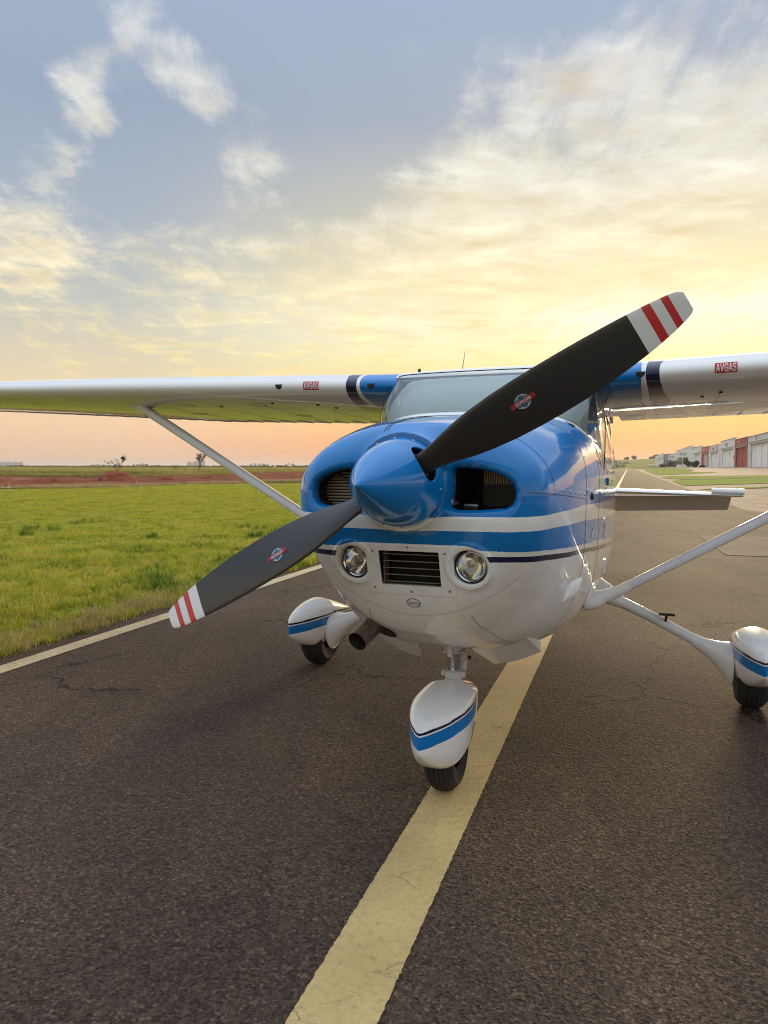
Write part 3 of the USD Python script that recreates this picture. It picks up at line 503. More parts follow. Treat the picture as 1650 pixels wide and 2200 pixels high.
al = np.abs(Ps[:, 0] * EV[0] + (Ps[:, 2] - HW) * EV[2]); ta = Ps[:, 0] * TV[0] + (Ps[:, 2] - HW) * TV[2]
dk = (np.hypot(ta * .82, Ps[:, 1] - HU) < .0535) & (np.hypot(Ps[:, 0], Ps[:, 2] - HW) - spin_r(1 + (Ps[:, 1] - SB) / SL) < -.008)
M_spin = banded('spinner_paint', [(0, BLUE), (.5, BLUE)], 1, black=True, rough=.26)
spinner = raw('spinner', Ps, fs, Ns, M_spin, plane, uv=np.c_[np.zeros(len(Ps)), dk * 1.0])
for k in range(14):
    a = HTH + .22 + k * 2 * np.pi / 14; n = np.array([math.cos(a), -.06, math.sin(a)]); n /= np.linalg.norm(n)
    if abs(math.sin(a - HTH)) < .32: continue
    put('spinner_screw', dome(np.array([.1525 * math.cos(a), SB - .022, HW + .1525 * math.sin(a)]), n, .0052, .003), M_steel, spinner, smooth=30)
for sg in (-1, 1):    # plate between spinner and cowl: two screws on the side the camera sees
    pass
tipb = [(0, (.014, .0135, .013)), (.880, (.74, .74, .74)), (.922, RED), (.945, (.74, .74, .74)), (.975, RED), (.998, (.74, .74, .74))]
M_blade = banded('propeller_paint', tipb, 1.1, rough=.34, coat=.7, coat_rough=.13)
rr_ = np.array([.085, .11, .135, .16, .19, .23, .28, .34, .42, .5, .58, .66, .74, .82, .88, .93, .97, 1.0, 1.02, 1.032, 1.038, 1.040])
f_ch = Pchip([.085, .14, .19, .25, .32, .42, .52, .62, .72, .82, .90, .97, 1.01, 1.03, 1.04], [.085, .088, .102, .132, .155, .171, .175, .172, .162, .146, .128, .106, .088, .074, .055])
f_be = Pchip([.085, .16, .25, .4, .6, .8, 1.04], np.radians([48, 44, 38, 29, 21.5, 17, 13.5]))
f_tc = Pchip([.085, .14, .2, .28, .4, .6, .8, 1.04], [.92, .85, .50, .27, .16, .105, .08, .05])
f_le = Pchip([.085, .14, .3, .5, .7, .85, .97, 1.02, 1.04], [.5, .5, .47, .44, .42, .42, .43, .44, .40])
def blade(sg):
    th = np.linspace(0, 2 * np.pi, 44, endpoint=False); V, U = [], []
    for r in rr_:
        c, be, tc = f_ch(r), f_be(r), f_tc(r); x = .5 * (1 - np.cos(th)); up = th < np.pi
        naca = 5 * tc * (.2969 * np.sqrt(x) - .1260 * x - .3516 * x ** 2 + .2843 * x ** 3 - .1036 * x ** 4); el = tc * np.sqrt(np.maximum(0, x * (1 - x)))
        k = smoothstep(.14, .30, r); y = k * naca + (1 - k) * el
        front_y = y * (.5 + .35 * k) * 1.0; back_y = -y * (.5 - .35 * k) 
        yy = np.where(up, front_y, back_y) * c; cx = (f_le(r) - x) * c
        p = (EV * sg)[None] * r + cx[:, None] * ((TV * sg) * math.cos(be) + np.array([0, -1, 0]) * math.sin(be)) + yy[:, None] * (np.array([0, -1, 0]) * math.cos(be) - (TV * sg) * math.sin(be))
        V.append(p + np.array([0, HU, HW])); U.append(np.c_[np.full(44, r), np.zeros(44)])
    V = np.vstack(V); U = np.vstack(U); n = 44; F = grid_faces(len(rr_), n, True)
    c0 = V[-n:].mean(0); V = np.vstack([V, c0]); U = np.vstack([U, [1.04, 0]]); k = (len(rr_) - 1) * n
    F = np.vstack([F, [[k + j, k + (j + 1) % n, len(V) - 1] for j in range(n)]])
    m = trimesh.Trimesh(V, F, process=False)
    if m.volume < 0: F = F[:, ::-1]
    return V, F, U
M_globe = plain('decal_blue', (.035, .16, .28), .4, noise=(70, .5)); M_banner = plain('decal_red', (.32, .03, .035), .4)
for sg in (1, -1):
    V, F, U = blade(sg); _, _, n = meshkit.arrays(trimesh.Trimesh(V, F, process=False), True)
    b = raw('propeller_blade', V, F, n, M_blade, plane, uv=U)
    bm = trimesh.Trimesh(V, F, process=False)
    def on_blade(m2, off):
        """flat artwork (x outward along the lower blade's reading direction) laid onto the blade's front"""
        v = m2.vertices; v = v * [.9, .9, 1]; R = .50; be = float(f_be(.5)); ax = EV * 1.0
        o = np.array([0, HU, HW]) + EV * sg * R; ch = TV * math.cos(be) * 1 + np.array([0, -1, 0]) * math.sin(be) * sg
        flip = -1.0 if sg == 1 else 1.0                      # reads upside down on the upper blade
        pts = o + (v[:, 0] * flip)[:, None] * ax + (v[:, 1] * flip)[:, None] * ch
        q, _, t = trimesh.proximity.closest_point(bm, pts + np.array([0, -.06, 0])); nn = bm.face_normals[t]
        d0 = np.array([0, -1., 0]); loc, ri, ti = bm.ray.intersects_location(pts + d0 * .12, np.tile(-d0, (len(pts), 1)), multiple_hits=False)
        out = q + nn * (off + v[:, 2])[:, None]
        out[ri] = loc + bm.face_normals[ti] * (off + v[ri, 2])[:, None]
        m = trimesh.Trimesh(out, m2.faces, process=False); return m
    disc = affinity.scale(Point(0, 0).buffer(1, 24), .028, .0255)
    bann = Polygon([(-.056, -.016), (-.052, .010), (-.03, .006), (.03, .014), (.052, .022), (.056, -.006), (.03, -.012), (-.03, -.018)])
    bann = affinity.scale(Polygon([(-.055, -.013), (-.055, .009), (-.03, .011), (.03, .011), (.055, .013), (.055, -.009), (.03, -.011), (-.03, -.011)]), .86, .82, origin=(0, 0))
    g = put('globe_decal', on_blade(flat2d(disc, .0004), .0005), M_globe, b)
    ringp = disc.difference(affinity.scale(disc, .94, .94)).union(affinity.scale(disc, .62, 1.0).difference(affinity.scale(disc, .56, .94))).difference(bann.buffer(.002))
    put('globe_ring', on_blade(cat_([flat2d(q, .0003) for q in getattr(ringp, 'geoms', [ringp])]), .0011), M_sticker_white, g)
    put('banner', on_blade(flat2d(bann, .0004), .0013), M_banner, g)
    tm = meshkit.text_mesh('McCAULEY', .0105, .0003, bold=True); tm.apply_scale([.060 / np.ptp(tm.bounds[:, 0]), 1, 1]); tm.apply_translation([-tm.bounds[:, 0].mean(), -.0052, 0])
    put('banner_lettering', on_blade(fine(tm), .0022), M_sticker_white, g)
# hub boots: dark rings where blades leave the spinner
for sg in (1, -1):
    put('blade_clamp', tube([np.array([0, HU, HW]) + EV * sg * .06, np.array([0, HU, HW]) + EV * sg * .118], [.043, .043], 24), M_black, plane, smooth=40)

# fuselage behind the firewall (skin), as rings of superellipse sections
def ring_pts(u, th):
    a, wc = fa(u), fwc(u); c, s = np.cos(th), np.sin(th); up = s >= 0
    b = np.where(up, ftop(u) - wc, wc - fbot(u)); n = np.where(up, fnt(u), fnb(u)); e = 2 / n
    # even spacing: shoot rays at the angle and scale to the superellipse
    X, Z = np.abs(c) / a, np.abs(s) / b; r = (X ** n + Z ** n) ** (-1 / n)
    return np.stack([r * c, np.full_like(th, u), wc + r * s], -1)
SILL = 1.37
def skin(name, us, th, close, material, parent=plane):
    V = np.vstack([ring_pts(u, th(u) if callable(th) else th) for u in us]); k = len(V) // len(us)
    N = grad(lambda *p: F_body(*p), V); N /= np.linalg.norm(N, axis=1)[:, None]
    F = grid_faces(len(us), k, close); fn = np.cross(V[F[:, 1]] - V[F[:, 0]], V[F[:, 2]] - V[F[:, 0]])
    if ((fn * N[F[:, 0]]).sum(1)).mean() < 0: F = F[:, ::-1]
    return raw(name, V, F, N, material, parent, uv=np.c_[paint(V), np.zeros(len(V))])
full = np.linspace(0, 2 * np.pi, 200, endpoint=False)
skin('fuselage_front', np.linspace(FIREWALL + .002, .90, 40), full, True, M_hull_aft)
def open_th(u):
    a, wc = fa(u), fwc(u); s = SILL - wc; n = fnt(u); b = ftop(u) - wc; x = a * (1 - (s / b) ** n) ** (1 / n); t0 = math.atan2(s, x)
    return np.linspace(np.pi - t0, 2 * np.pi + t0, 150)
skin('cabin_shell', np.linspace(.902, 2.60, 60), open_th, False, M_hull_aft)
skin('tail_cone', np.linspace(2.602, 6.45, 80), full, True, M_hull_aft)
def wall_at(u, name, mat_, lo=None):
    q = ring_pts(u, full); m = trimesh.creation.extrude_polygon(Polygon(q[:, [0, 2]]).buffer(-.004), .01, engine='earcut'); v = m.vertices; return put(name, trimesh.Trimesh(np.c_[v[:, 0], u + v[:, 2], v[:, 1]], m.faces[:, ::-1], process=False), mat_, plane)
wall_at(.895, 'instrument_panel', M_black); wall_at(2.59, 'rear_bulkhead', M_inside)
put('cabin_floor', bx((0, 1.75, .66), (.98, 1.66, .02)), M_inside, plane)
# glare shield just above the deck inside the windscreen
gs_u = np.linspace(.42, .89, 14); gs_v = np.linspace(-.9, .9, 25)
G = np.array([[hit(F_body, [[t * fa(u), u, 2.2]], [0, 0, -1.])[0][0] + [0, 0, .006] for t in gs_v * .93] for u in gs_u[[0, 4, 9, 13]]]).reshape(-1, 3)
put('glare_shield', trimesh.Trimesh(G, grid_faces(4, 25)[:, ::-1], process=False), plain('glare_shield_black', (.02, .02, .02), .9), plane)
# seams, as fine dark gaps following the skin
M_seam = plain('seam_grey', (.25, .23, .20), .8)  # even grey of the fainter joint lines
def seam(pts, r=.0016, F=None, name='panel_seam', material=None):
    P = np.array(pts); return put(name, tube(P, r, 6, False), material or M_dark, plane)
def on_side(us, ws, sg=1, F=F_body):
    us, ws = np.asarray(us, float), np.broadcast_to(np.asarray(ws, float), np.shape(us)); return hit(F, np.stack([np.full_like(us, sg * .9), us, ws], -1), [-sg, 0, 0], 1.8)[0]
def Fs_(v, u, w): return rint(F_body(v, u, w), nose_u(v, w) - u, .10)
for sg in (-1, 1):
    uu = np.linspace(-.50, FIREWALL, 40); seam(on_side(uu, np.interp(uu, [-.5, .165], [1.300, 1.252]), sg, Fs_), .0011)
    ws = np.linspace(.62, 1.58, 40); seam(on_side(np.full(40, -.36 if sg > 0 else -.36), np.linspace(1.32, 1.53, 40), sg, Fs_), .0011)
    seam(on_side(np.full(40, .62), np.linspace(.7, 1.42, 40), sg), .0009)
    for k, u in enumerate(np.linspace(-.36, .12, 6)):
        p, n = hit(Fs_, [[sg * .9, u, np.interp(u, [-.5, .165], [1.300, 1.252]) + .018]], [-sg, 0, 0.], 1.8); put('cowl_screw', dome(p[0], n[0], .0062, .003), M_steel, plane, smooth=30)
    for k, w_ in enumerate(np.linspace(.72, 1.5, 12)):
        p, n = hit(F_body, [[sg * .9, .19, w_]], [-sg, 0, 0.], 1.8); put('cowl_rivet', dome(p[0], n[0], .0035, .0015), M_white if w_ < 1.02 or 1.17 < w_ < 1.23 else M_blue, plane, smooth=30)
th = np.linspace(0, 2 * np.pi, 90); seam(ring_pts(FIREWALL, th), .0013)
# chin seam: the nose bowl's lower edge and the lower cowl's joints
vv = np.linspace(-.40, .40, 41); q = hit(Fs_, np.stack([vv, np.full(41, -.9), .838 + 1.0 * vv ** 2 + .35 * np.abs(vv) ** 3], -1), [0, 1, 0.], 1.6)[0]; seam(q, .0007, material=M_seam)
for sg, vs in ((1, .225), (-1, .225)):
    uu = np.linspace(-.395, -.02, 30); q = hit(Fs_, np.stack([sg * np.linspace(.20, .30, 30), uu, np.full(30, .3)], -1), [0, 0, 1.], 1.5)[0]; seam(q, .0009)
# top hinge line of the cowl
for dv in (-.006, .006):
    uu = np.linspace(-.50, .1, 30); q = hit(Fs_, np.stack([np.full(30, dv - .10), uu, np.full(30, 2.0)], -1), [0, 0, -1.], 1.5)[0]; seam(q, .0018)
# louvres low on the side, latch, vent mouth, placards
for sg in (1,):
    for k in range(4):
        u0 = .045 + k * .046; w = np.linspace(.922, .842, 8); p = on_side(u0 + np.linspace(0, -.04, 8), w, sg, Fs_); put('louvre', tube(p + [sg * .002, 0, 0], [.003, .0075, .009, .009, .009, .009, .0075, .003], 10), M_white, plane, smooth=40)
    p = on_side([.335], [1.258], sg)[0]; s = trimesh.creation.icosphere(3, 1.0); s.apply_scale([.010, .020, .017]); s.apply_translation(p); put('air_vent', s, M_black, plane, smooth=True)
    for (u0, w0, su, sw) in ((.373, 1.10, .03, .05), (.915, 1.075, .04, .10)):
        p = on_side([u0], [w0], sg)[0]; put('placard', bx(p + [.001, 0, 0], (.003, su, sw)), M_sticker_white, plane); put('placard_print', bx(p + [.0025, 0, .012], (.003, su * .6, sw * .35)), M_navyp if 'M_navyp' in globals() else M_ink, plane)
    p = on_side([1.10], [.853], sg)[0]; put('door_latch', bx(p + [.006, 0, 0], (.014, .03, .075)), M_white, plane)
    p = on_side([1.06], [1.308], sg)[0]; put('door_hinge', bx(p + [.003, 0, 0], (.010, .022, .04)), M_blue, plane)

# exhaust and cowl flaps
ex = np.array([(-.215, -.16, .78), (-.238, -.27, .735), (-.262, -.385, .690)]); ex = np.array([(-.20, -.13, .80), (-.232, -.25, .752), (-.262, -.370, .703)])
tp = tube(ex, .040, 28, False); ti = tube(ex, .0375, 28, False); ti.invert(); rim = []
put('exhaust_pipe', cat_([tp, ti]), M_exhaust, plane, smooth=50)
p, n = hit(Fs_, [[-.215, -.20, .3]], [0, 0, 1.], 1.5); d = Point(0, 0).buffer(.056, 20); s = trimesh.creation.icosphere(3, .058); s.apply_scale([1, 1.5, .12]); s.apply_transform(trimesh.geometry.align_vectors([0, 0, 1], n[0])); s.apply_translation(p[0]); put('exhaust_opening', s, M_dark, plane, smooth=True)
def flap(sg):
    hinge = [hit(Fs_, [[sg * v, u, .2]], [0, 0, 1.], 1.6)[0][0] for v, u in ((.120, -.03), (.345, -.03))]
    a, b = np.array(hinge[0]) - [0, 0, .003], np.array(hinge[1]) - [0, 0, .003]
    c, d = np.array([sg * .372, .185, .585]), np.array([sg * .168, .185, .512])
    nu, nv = 10, 10; G = np.array([[(1 - i) * ((1 - j) * a + j * b) + i * ((1 - j) * d + j * c) + np.array([0, 0, -.012 * math.sin(math.pi * j) * i]) for j in np.linspace(0, 1, nv)] for i in np.linspace(0, 1, nu)]).reshape(-1, 3)
    f = grid_faces(nu, nv); top = G + [0, 0, .006]; k = len(G); per = np.r_[np.arange(nv), np.arange(2, nu + 1) * nv - 1, np.arange(nu * nv - 2, (nu - 1) * nv - 1, -1), np.arange((nu - 2) * nv, 0, -nv)]
    pe = np.c_[per, np.roll(per, -1)]
    Fc = np.vstack([f, f[:, ::-1] + k, np.c_[pe[:, 0], pe[:, 0] + k, pe[:, 1] + k], np.c_[pe[:, 0], pe[:, 1] + k, pe[:, 1]]])
    m = trimesh.Trimesh(np.vstack([G, top]), Fc, process=True); m.fix_normals(); cf = put('cowl_flap', m, M_white, plane, smooth=30)
    # the flap's outer cheek and the dark gap above it
    e0, e1 = b, c; up = hit(Fs_, [[c[0], c[1], .2]], [0, 0, 1.], 1.6)[0][0]
    ck = trimesh.Trimesh(np.array([b, c, [c[0], c[1], c[2] + .045], b + [0, .02, .012], b + [-.004 * sg, 0, 0], c + [-.004 * sg, 0, 0], [c[0] - .004 * sg, c[1], c[2] + .045], b + [-.004 * sg, .02, .012]]),
                         np.array([[0, 1, 2], [0, 2, 3], [4, 6, 5], [4, 7, 6], [0, 4, 5], [0, 5, 1], [1, 5, 6], [1, 6, 2], [2, 6, 7], [2, 7, 3], [3, 7, 4], [3, 4, 0]])); ck.fix_normals(); put('flap_cheek', ck, M_white, cf)
for sg in (1, -1): flap(sg)

# ------------------------------------------------------------------ nose gear and wheel fairings
def tyre_mesh(r, w, cx, cy):
    prof = []; 
    for t in np.linspace(-1, 1, 25):
        x = t * w / 2; prof.append((r - .30 * r * abs(t) ** 3.2 * .9 - (.0 if abs(t) < .98 else .0), x))
    prof = [(.42 * r, -w * .38)] + [(r * (1 - .22 * abs(t) ** 2.6) - (.0035 if any(abs(t - g0) < .035 for g0 in (-.45, -.15, .15, .45)) else 0), t * w / 2) for t in np.unique(np.concatenate([np.linspace(-1, 1, 21), [g0 + d for g0 in (-.45, -.15, .15, .45) for d in (-.05, -.03, .03, .05)]]))] + [(.42 * r, w * .38)]
    m = trimesh.creation.revolve(np.array(prof), sections=48); m.apply_transform(trimesh.transformations.rotation_matrix(np.pi / 2, [0, 1, 0])); m.apply_translation([cx, cy, r - .006]); return m
def shoulder(x, L0, zs, slope): return zs + slope * np.minimum(x - L0, .46) - .12 * np.maximum(x - L0 - .46, 0)
def fairing(name, L0, L1, half, zt, zb, zs, cx, cy, stripes, parent=plane, slope=.05):
    """a spatted wheel cover: boat shape with a hard shoulder line; L0 nose (forward), L1 tail, along y"""
    def F(v, u, w):
        x = (u - cy); t = np.clip((x - L0) / (L1 - L0), 0, 1)
        wd = half * np.clip(np.where(t < .46, 1 - (1 - t / .46) ** 1.75, 1 - ((t - .46) / .54) ** 2.0 * .85), .03, 1) ** .80
        top = shoulder(x, L0, zs, slope) + np.maximum(.008, (zt - zs) * np.clip(np.where(t < .42, .12 + .88 * (1 - (1 - t / .42) ** 1.9), 1 - ((t - .42) / .58) ** 2.0 * .75), .05, 1))
        bot = zs - (zs - zb) * np.clip(np.where(t < .38, .36 + .64 * (1 - (1 - t / .38) ** 1.7), 1 - ((t - .38) / .62) ** 1.7 * .75), .05, 1)
        zz = shoulder(x, L0, zs, slope); up = w > zz; b = np.maximum(.006, np.where(up, top - zs, zz - bot)); n = np.where(up, 2.0, 3.2)
        X, Z = np.abs(v - cx) / wd + 1e-9, np.abs(w - zz) / b + 1e-9; r = (X ** n + Z ** n) ** (1 / n)
        g = np.sqrt(((X / r) ** (n - 1) / wd) ** 2 + ((Z / r) ** (n - 1) / b) ** 2); d = (r - 1) / g
        return rint(np.maximum(d, x - L1), L0 - x, .012)
    P, f, N = surface_net(F, (cx - half - .02, cy + L0 - .02, zb - .03), (cx + half + .02, cy + L1 + .02, zt + .07), .0062)
    s = stripes(P); raw(name, P, f, N, M_spat, parent, uv=np.c_[s, np.zeros(len(P))]); return F
M_spat = banded('wheel_fairing_paint', [(0, WHITE), (1, BLUE), (2, WHITE), (2.22, NAVY), (3.0, WHITE)], 5, rough=.3)
def spat_stripes(cx, cy, y0, z0, slope, h=.058, gap=.013, dark=.011):
    """V shaped bands that climb aft from the nose"""
    def s(P):
        z = P[:, 2] - shoulder(P[:, 1] - cy, y0, z0, slope) + h + gap + dark
        return np.interp(z, [-.3, 0, h, h + gap * .9, h + gap * .9 + dark, h + .3], [0, 1, 2, 2.22, 3, 4.5])
    return s
F_nose = fairing('nose_wheel_fairing', -.395, .36, .124, .412, .143, .376, 0, 0, spat_stripes(0, 0, -.395, .376, .05, .050, .007, .008))
put('nose_tyre', tyre_mesh(.176, .130, 0, .012), M_rubber, plane, smooth=30)
ng = put('nose_strut', cat_([tube([(0, .105, .70), (0, .112, .575)], .031, 24), tube([(0, .112, .60), (0, .118, .50)], .028, 24)]), M_steel, plane, smooth=40)
M_gear = plain('gear_white', (.62, .62, .60), .4)
put('strut_piston', tube([(0, .118, .50), (0, .124, .40)], .026, 24), M_chrome, ng, smooth=40)
put('upper_collar', cat_([tube([(0, .110, .612), (0, .1105, .606)], [.070, .070], 6), tube([(0, .111, .606), (0, .112, .582)], .044, 24), tube([(0, .112, .580), (0, .1122, .574)], .052, 8), bx((.0, .062, .585), (.02, .02, .05))]), M_gear, ng, smooth=30)
put('lower_collar', cat_([tube([(0, .120, .485), (0, .121, .458)], .041, 24), bx((.045, .118, .472), (.018, .03, .024)), bx((-.045, .118, .472), (.012, .03, .02))]), M_gear, ng, smooth=30)
put('torque_link', cat_([tube([(.02, .165, .575), (.035, .195, .53), (.03, .17, .475)], [.018, .013, .016], 10), tube([(.05, .19, .53), (-.01, .19, .53)], .008, 10), tube([(.03, .15, .545), (.03, .20, .53)], .02, 10)]), M_gear, ng, smooth=40)
put('torque_link_bolt', tube([(.05, .19, .53), (.062, .19, .53)], .009, 6), M_black, ng)
put('fork_crown', cat_([tube([(0, .122, .455), (0, .126, .36)], [.034, .066], 20), bx((0, .125, .395), (.095, .06, .05))]), M_gear, ng, smooth=25)
put('axle_bolt', tube([(-.075, .11, .41), (-.045, .11, .409), (.045, .11, .405), (.105, .10, .398)], [.006, .006, .009, .006], 10), M_black, ng, smooth=40)
uu, ww = np.meshgrid(np.linspace(.005, .065, 6), np.linspace(.19, .285, 8), indexing='ij'); q, n = hit(F_nose, np.stack([np.full(48, .3), uu.ravel(), ww.ravel()], -1), [-1, 0, 0.], .6); dm = trimesh.Trimesh(np.vstack([q + n * .003, q - n * .004]), np.vstack([grid_faces(6, 8), grid_faces(6, 8)[:, ::-1] + 48]), process=False)
if dm.face_normals[:70, 0].mean() < 0: dm.invert()
put('access_door', dm, M_white, plane); seam(np.vstack([q.reshape(6, 8, 3)[0], q.reshape(6, 8, 3)[1:, -1], q.reshape(6, 8, 3)[-1, ::-1][1:], q.reshape(6, 8, 3)[::-1, 0][1:]]) + [.002, 0, 0], .0013, name='door_gap', material=M_seam)
q, n = hit(F_nose, [[.3, .075, .205]], [-1, 0, 0.], .6); put('tow_bar_boss', tube([q[0] - n[0] * .004, q[0] + n[0] * .012], [.010, .006], 10), M_black, plane, smooth=40)

# main gear: sprung tube legs, fairings and cuffs
for sg in (1, -1):
    leg = put('gear_leg', tube([(sg * .50, 1.60, .640), (sg * .62, 1.61, .585), (sg * .82, 1.62, .494), (sg * 1.06, 1.63, .372), (sg * 1.25, 1.64, .270)], [.036, .034, .032, .031, .03], 20), M_strut, plane, smooth=40)
    put('leg_root_fairing', tube([(sg * .47, 1.59, .66), (sg * .56, 1.60, .622), (sg * .66, 1.61, .566)], [.085, .062, .036], 20), M_white, leg, smooth=40)
    c0 = np.array([sg * 1.06, 1.63, .372]); cuff = []
    secs = [(sg * 1.05, 1.632, .377, .034, .034), (sg * 1.12, 1.636, .342, .042, .042), (sg * 1.18, 1.64, .310, .066, .060), (sg * 1.225, 1.645, .282, .100, .085), (sg * 1.262, 1.65, .262, .128, .105)]
    th_ = np.linspace(0, 2 * np.pi, 28, endpoint=False); V = []
    for (x, y, z, ry, rz) in secs: V.append(np.stack([np.full(28, x) - sg * .25 * rz * np.sin(th_) * 0, y + ry * np.cos(th_), z + rz * np.sin(th_) - np.where(np.sin(th_) < 0, .35 * rz * np.abs(np.sin(th_)), 0)], -1))
    V = np.vstack(V); F = grid_faces(len(secs), 28, True); m = trimesh.Trimesh(V, F, process=False)
    nrm = m.face_normals; cc = V[F].mean(1) - np.array([sg * 1.15, 1.64, .32]);
    if (nrm * cc).sum(1).mean() < 0: m.invert()
    put('leg_cuff', m, M_white, leg, smooth=50)
    put('cuff_rim', tube([(secs[-1][0] + sg * .004, 1.65 + .131 * math.cos(a), .262 + .108 * math.sin(a) - (.37 * .105 * abs(math.sin(a)) if math.sin(a) < 0 else 0)) for a in np.linspace(0, 2 * np.pi, 40)], .006, 8, False), M_white, leg, smooth=40)
    fairing('main_wheel_fairing', -.47, .52, .125, .448, .148, .368, sg * 1.385, 1.665, spat_stripes(sg * 1.385, 1.665, -.47, .368, .02, .054, .008, .009), slope=.02)
    put('main_tyre', tyre_mesh(.205, .165, sg * 1.375, 1.655), M_rubber, plane, smooth=30)
put('boarding_step', cat_([tube([(.905, 1.60, .475), (.91, 1.58, .515)], .008, 8), bx((.91, 1.57, .522), (.09, .05, .012))]), M_black, plane)
put('step_pad', bx((.91, 1.57, .5315), (.088, .048, .006)), plain('step_grit', (.45, .36, .25), .9, noise=(300, .6)), plane)

# ------------------------------------------------------------------ wings
def naca(n=46):
    b = np.linspace(0, np.pi, n); x = .5 * (1 - np.cos(b)); yt = 5 * .125 * (.2969 * np.sqrt(x) - .126 * x - .3516 * x ** 2 + .2843 * x ** 3 - .1036 * x ** 4)
    yc = np.where(x < .4, .02 / .16 * (.8 * x - x * x), .02 / .36 * (.2 + .8 * x - x * x)); return x, yc + yt, yc - yt
NX, NU, NL = naca()
def wing_sec(av):
    """leading edge (y, z), chord and pitch at the distance av from the centre"""
    c = np.interp(av, [0, 2.55, 5.45], [1.63, 1.63, 1.10]); le = np.interp(av, [0, 2.55, 5.45], [.862, .862, .98]); z = 1.826 + .030 * av
    return le, z, c, math.radians(np.interp(av, [0, 2.55, 5.45], [4.6, 4.6, 3.0]))
def wing_pt(av, x, y, sg):
    le, z, c, i = wing_sec(av); return np.stack([np.full_like(x, sg * av), le + c * (x * math.cos(i) + y * math.sin(i)), z + c * (-x * math.sin(i) + y * math.cos(i))], -1)
def wing_paint(av, x):
    k = np.clip(x, 0, 1); outer, inner, wi = .822 + .23 * k, .770 + .10 * k - .06 * k ** 2, .750 + .075 * k - .06 * k ** 2
    L = [np.full_like(k, .40), wi, inner, outer]; s = np.zeros_like(k)
    s = np.where(av < wi, av / wi, s); s = np.where((av >= wi) & (av < inner), 1 + (av - wi) / (inner - wi), s); s = np.where((av >= inner) & (av < outer), 2 + (av - inner) / (outer - inner), s); return np.where(av >= outer, np.minimum(3 + (av - outer), 5.9), s)
M_wing = banded('wing_paint', [(0, BLUE), (1, WHITE), (2, NAVY), (3, WHITE)], 6, rough=.3, wave=.04)
XS = np.concatenate([NX, NX[::-1][1:-1]]); YS = np.concatenate([NL, NU[::-1][1:-1]])    # lower surface first
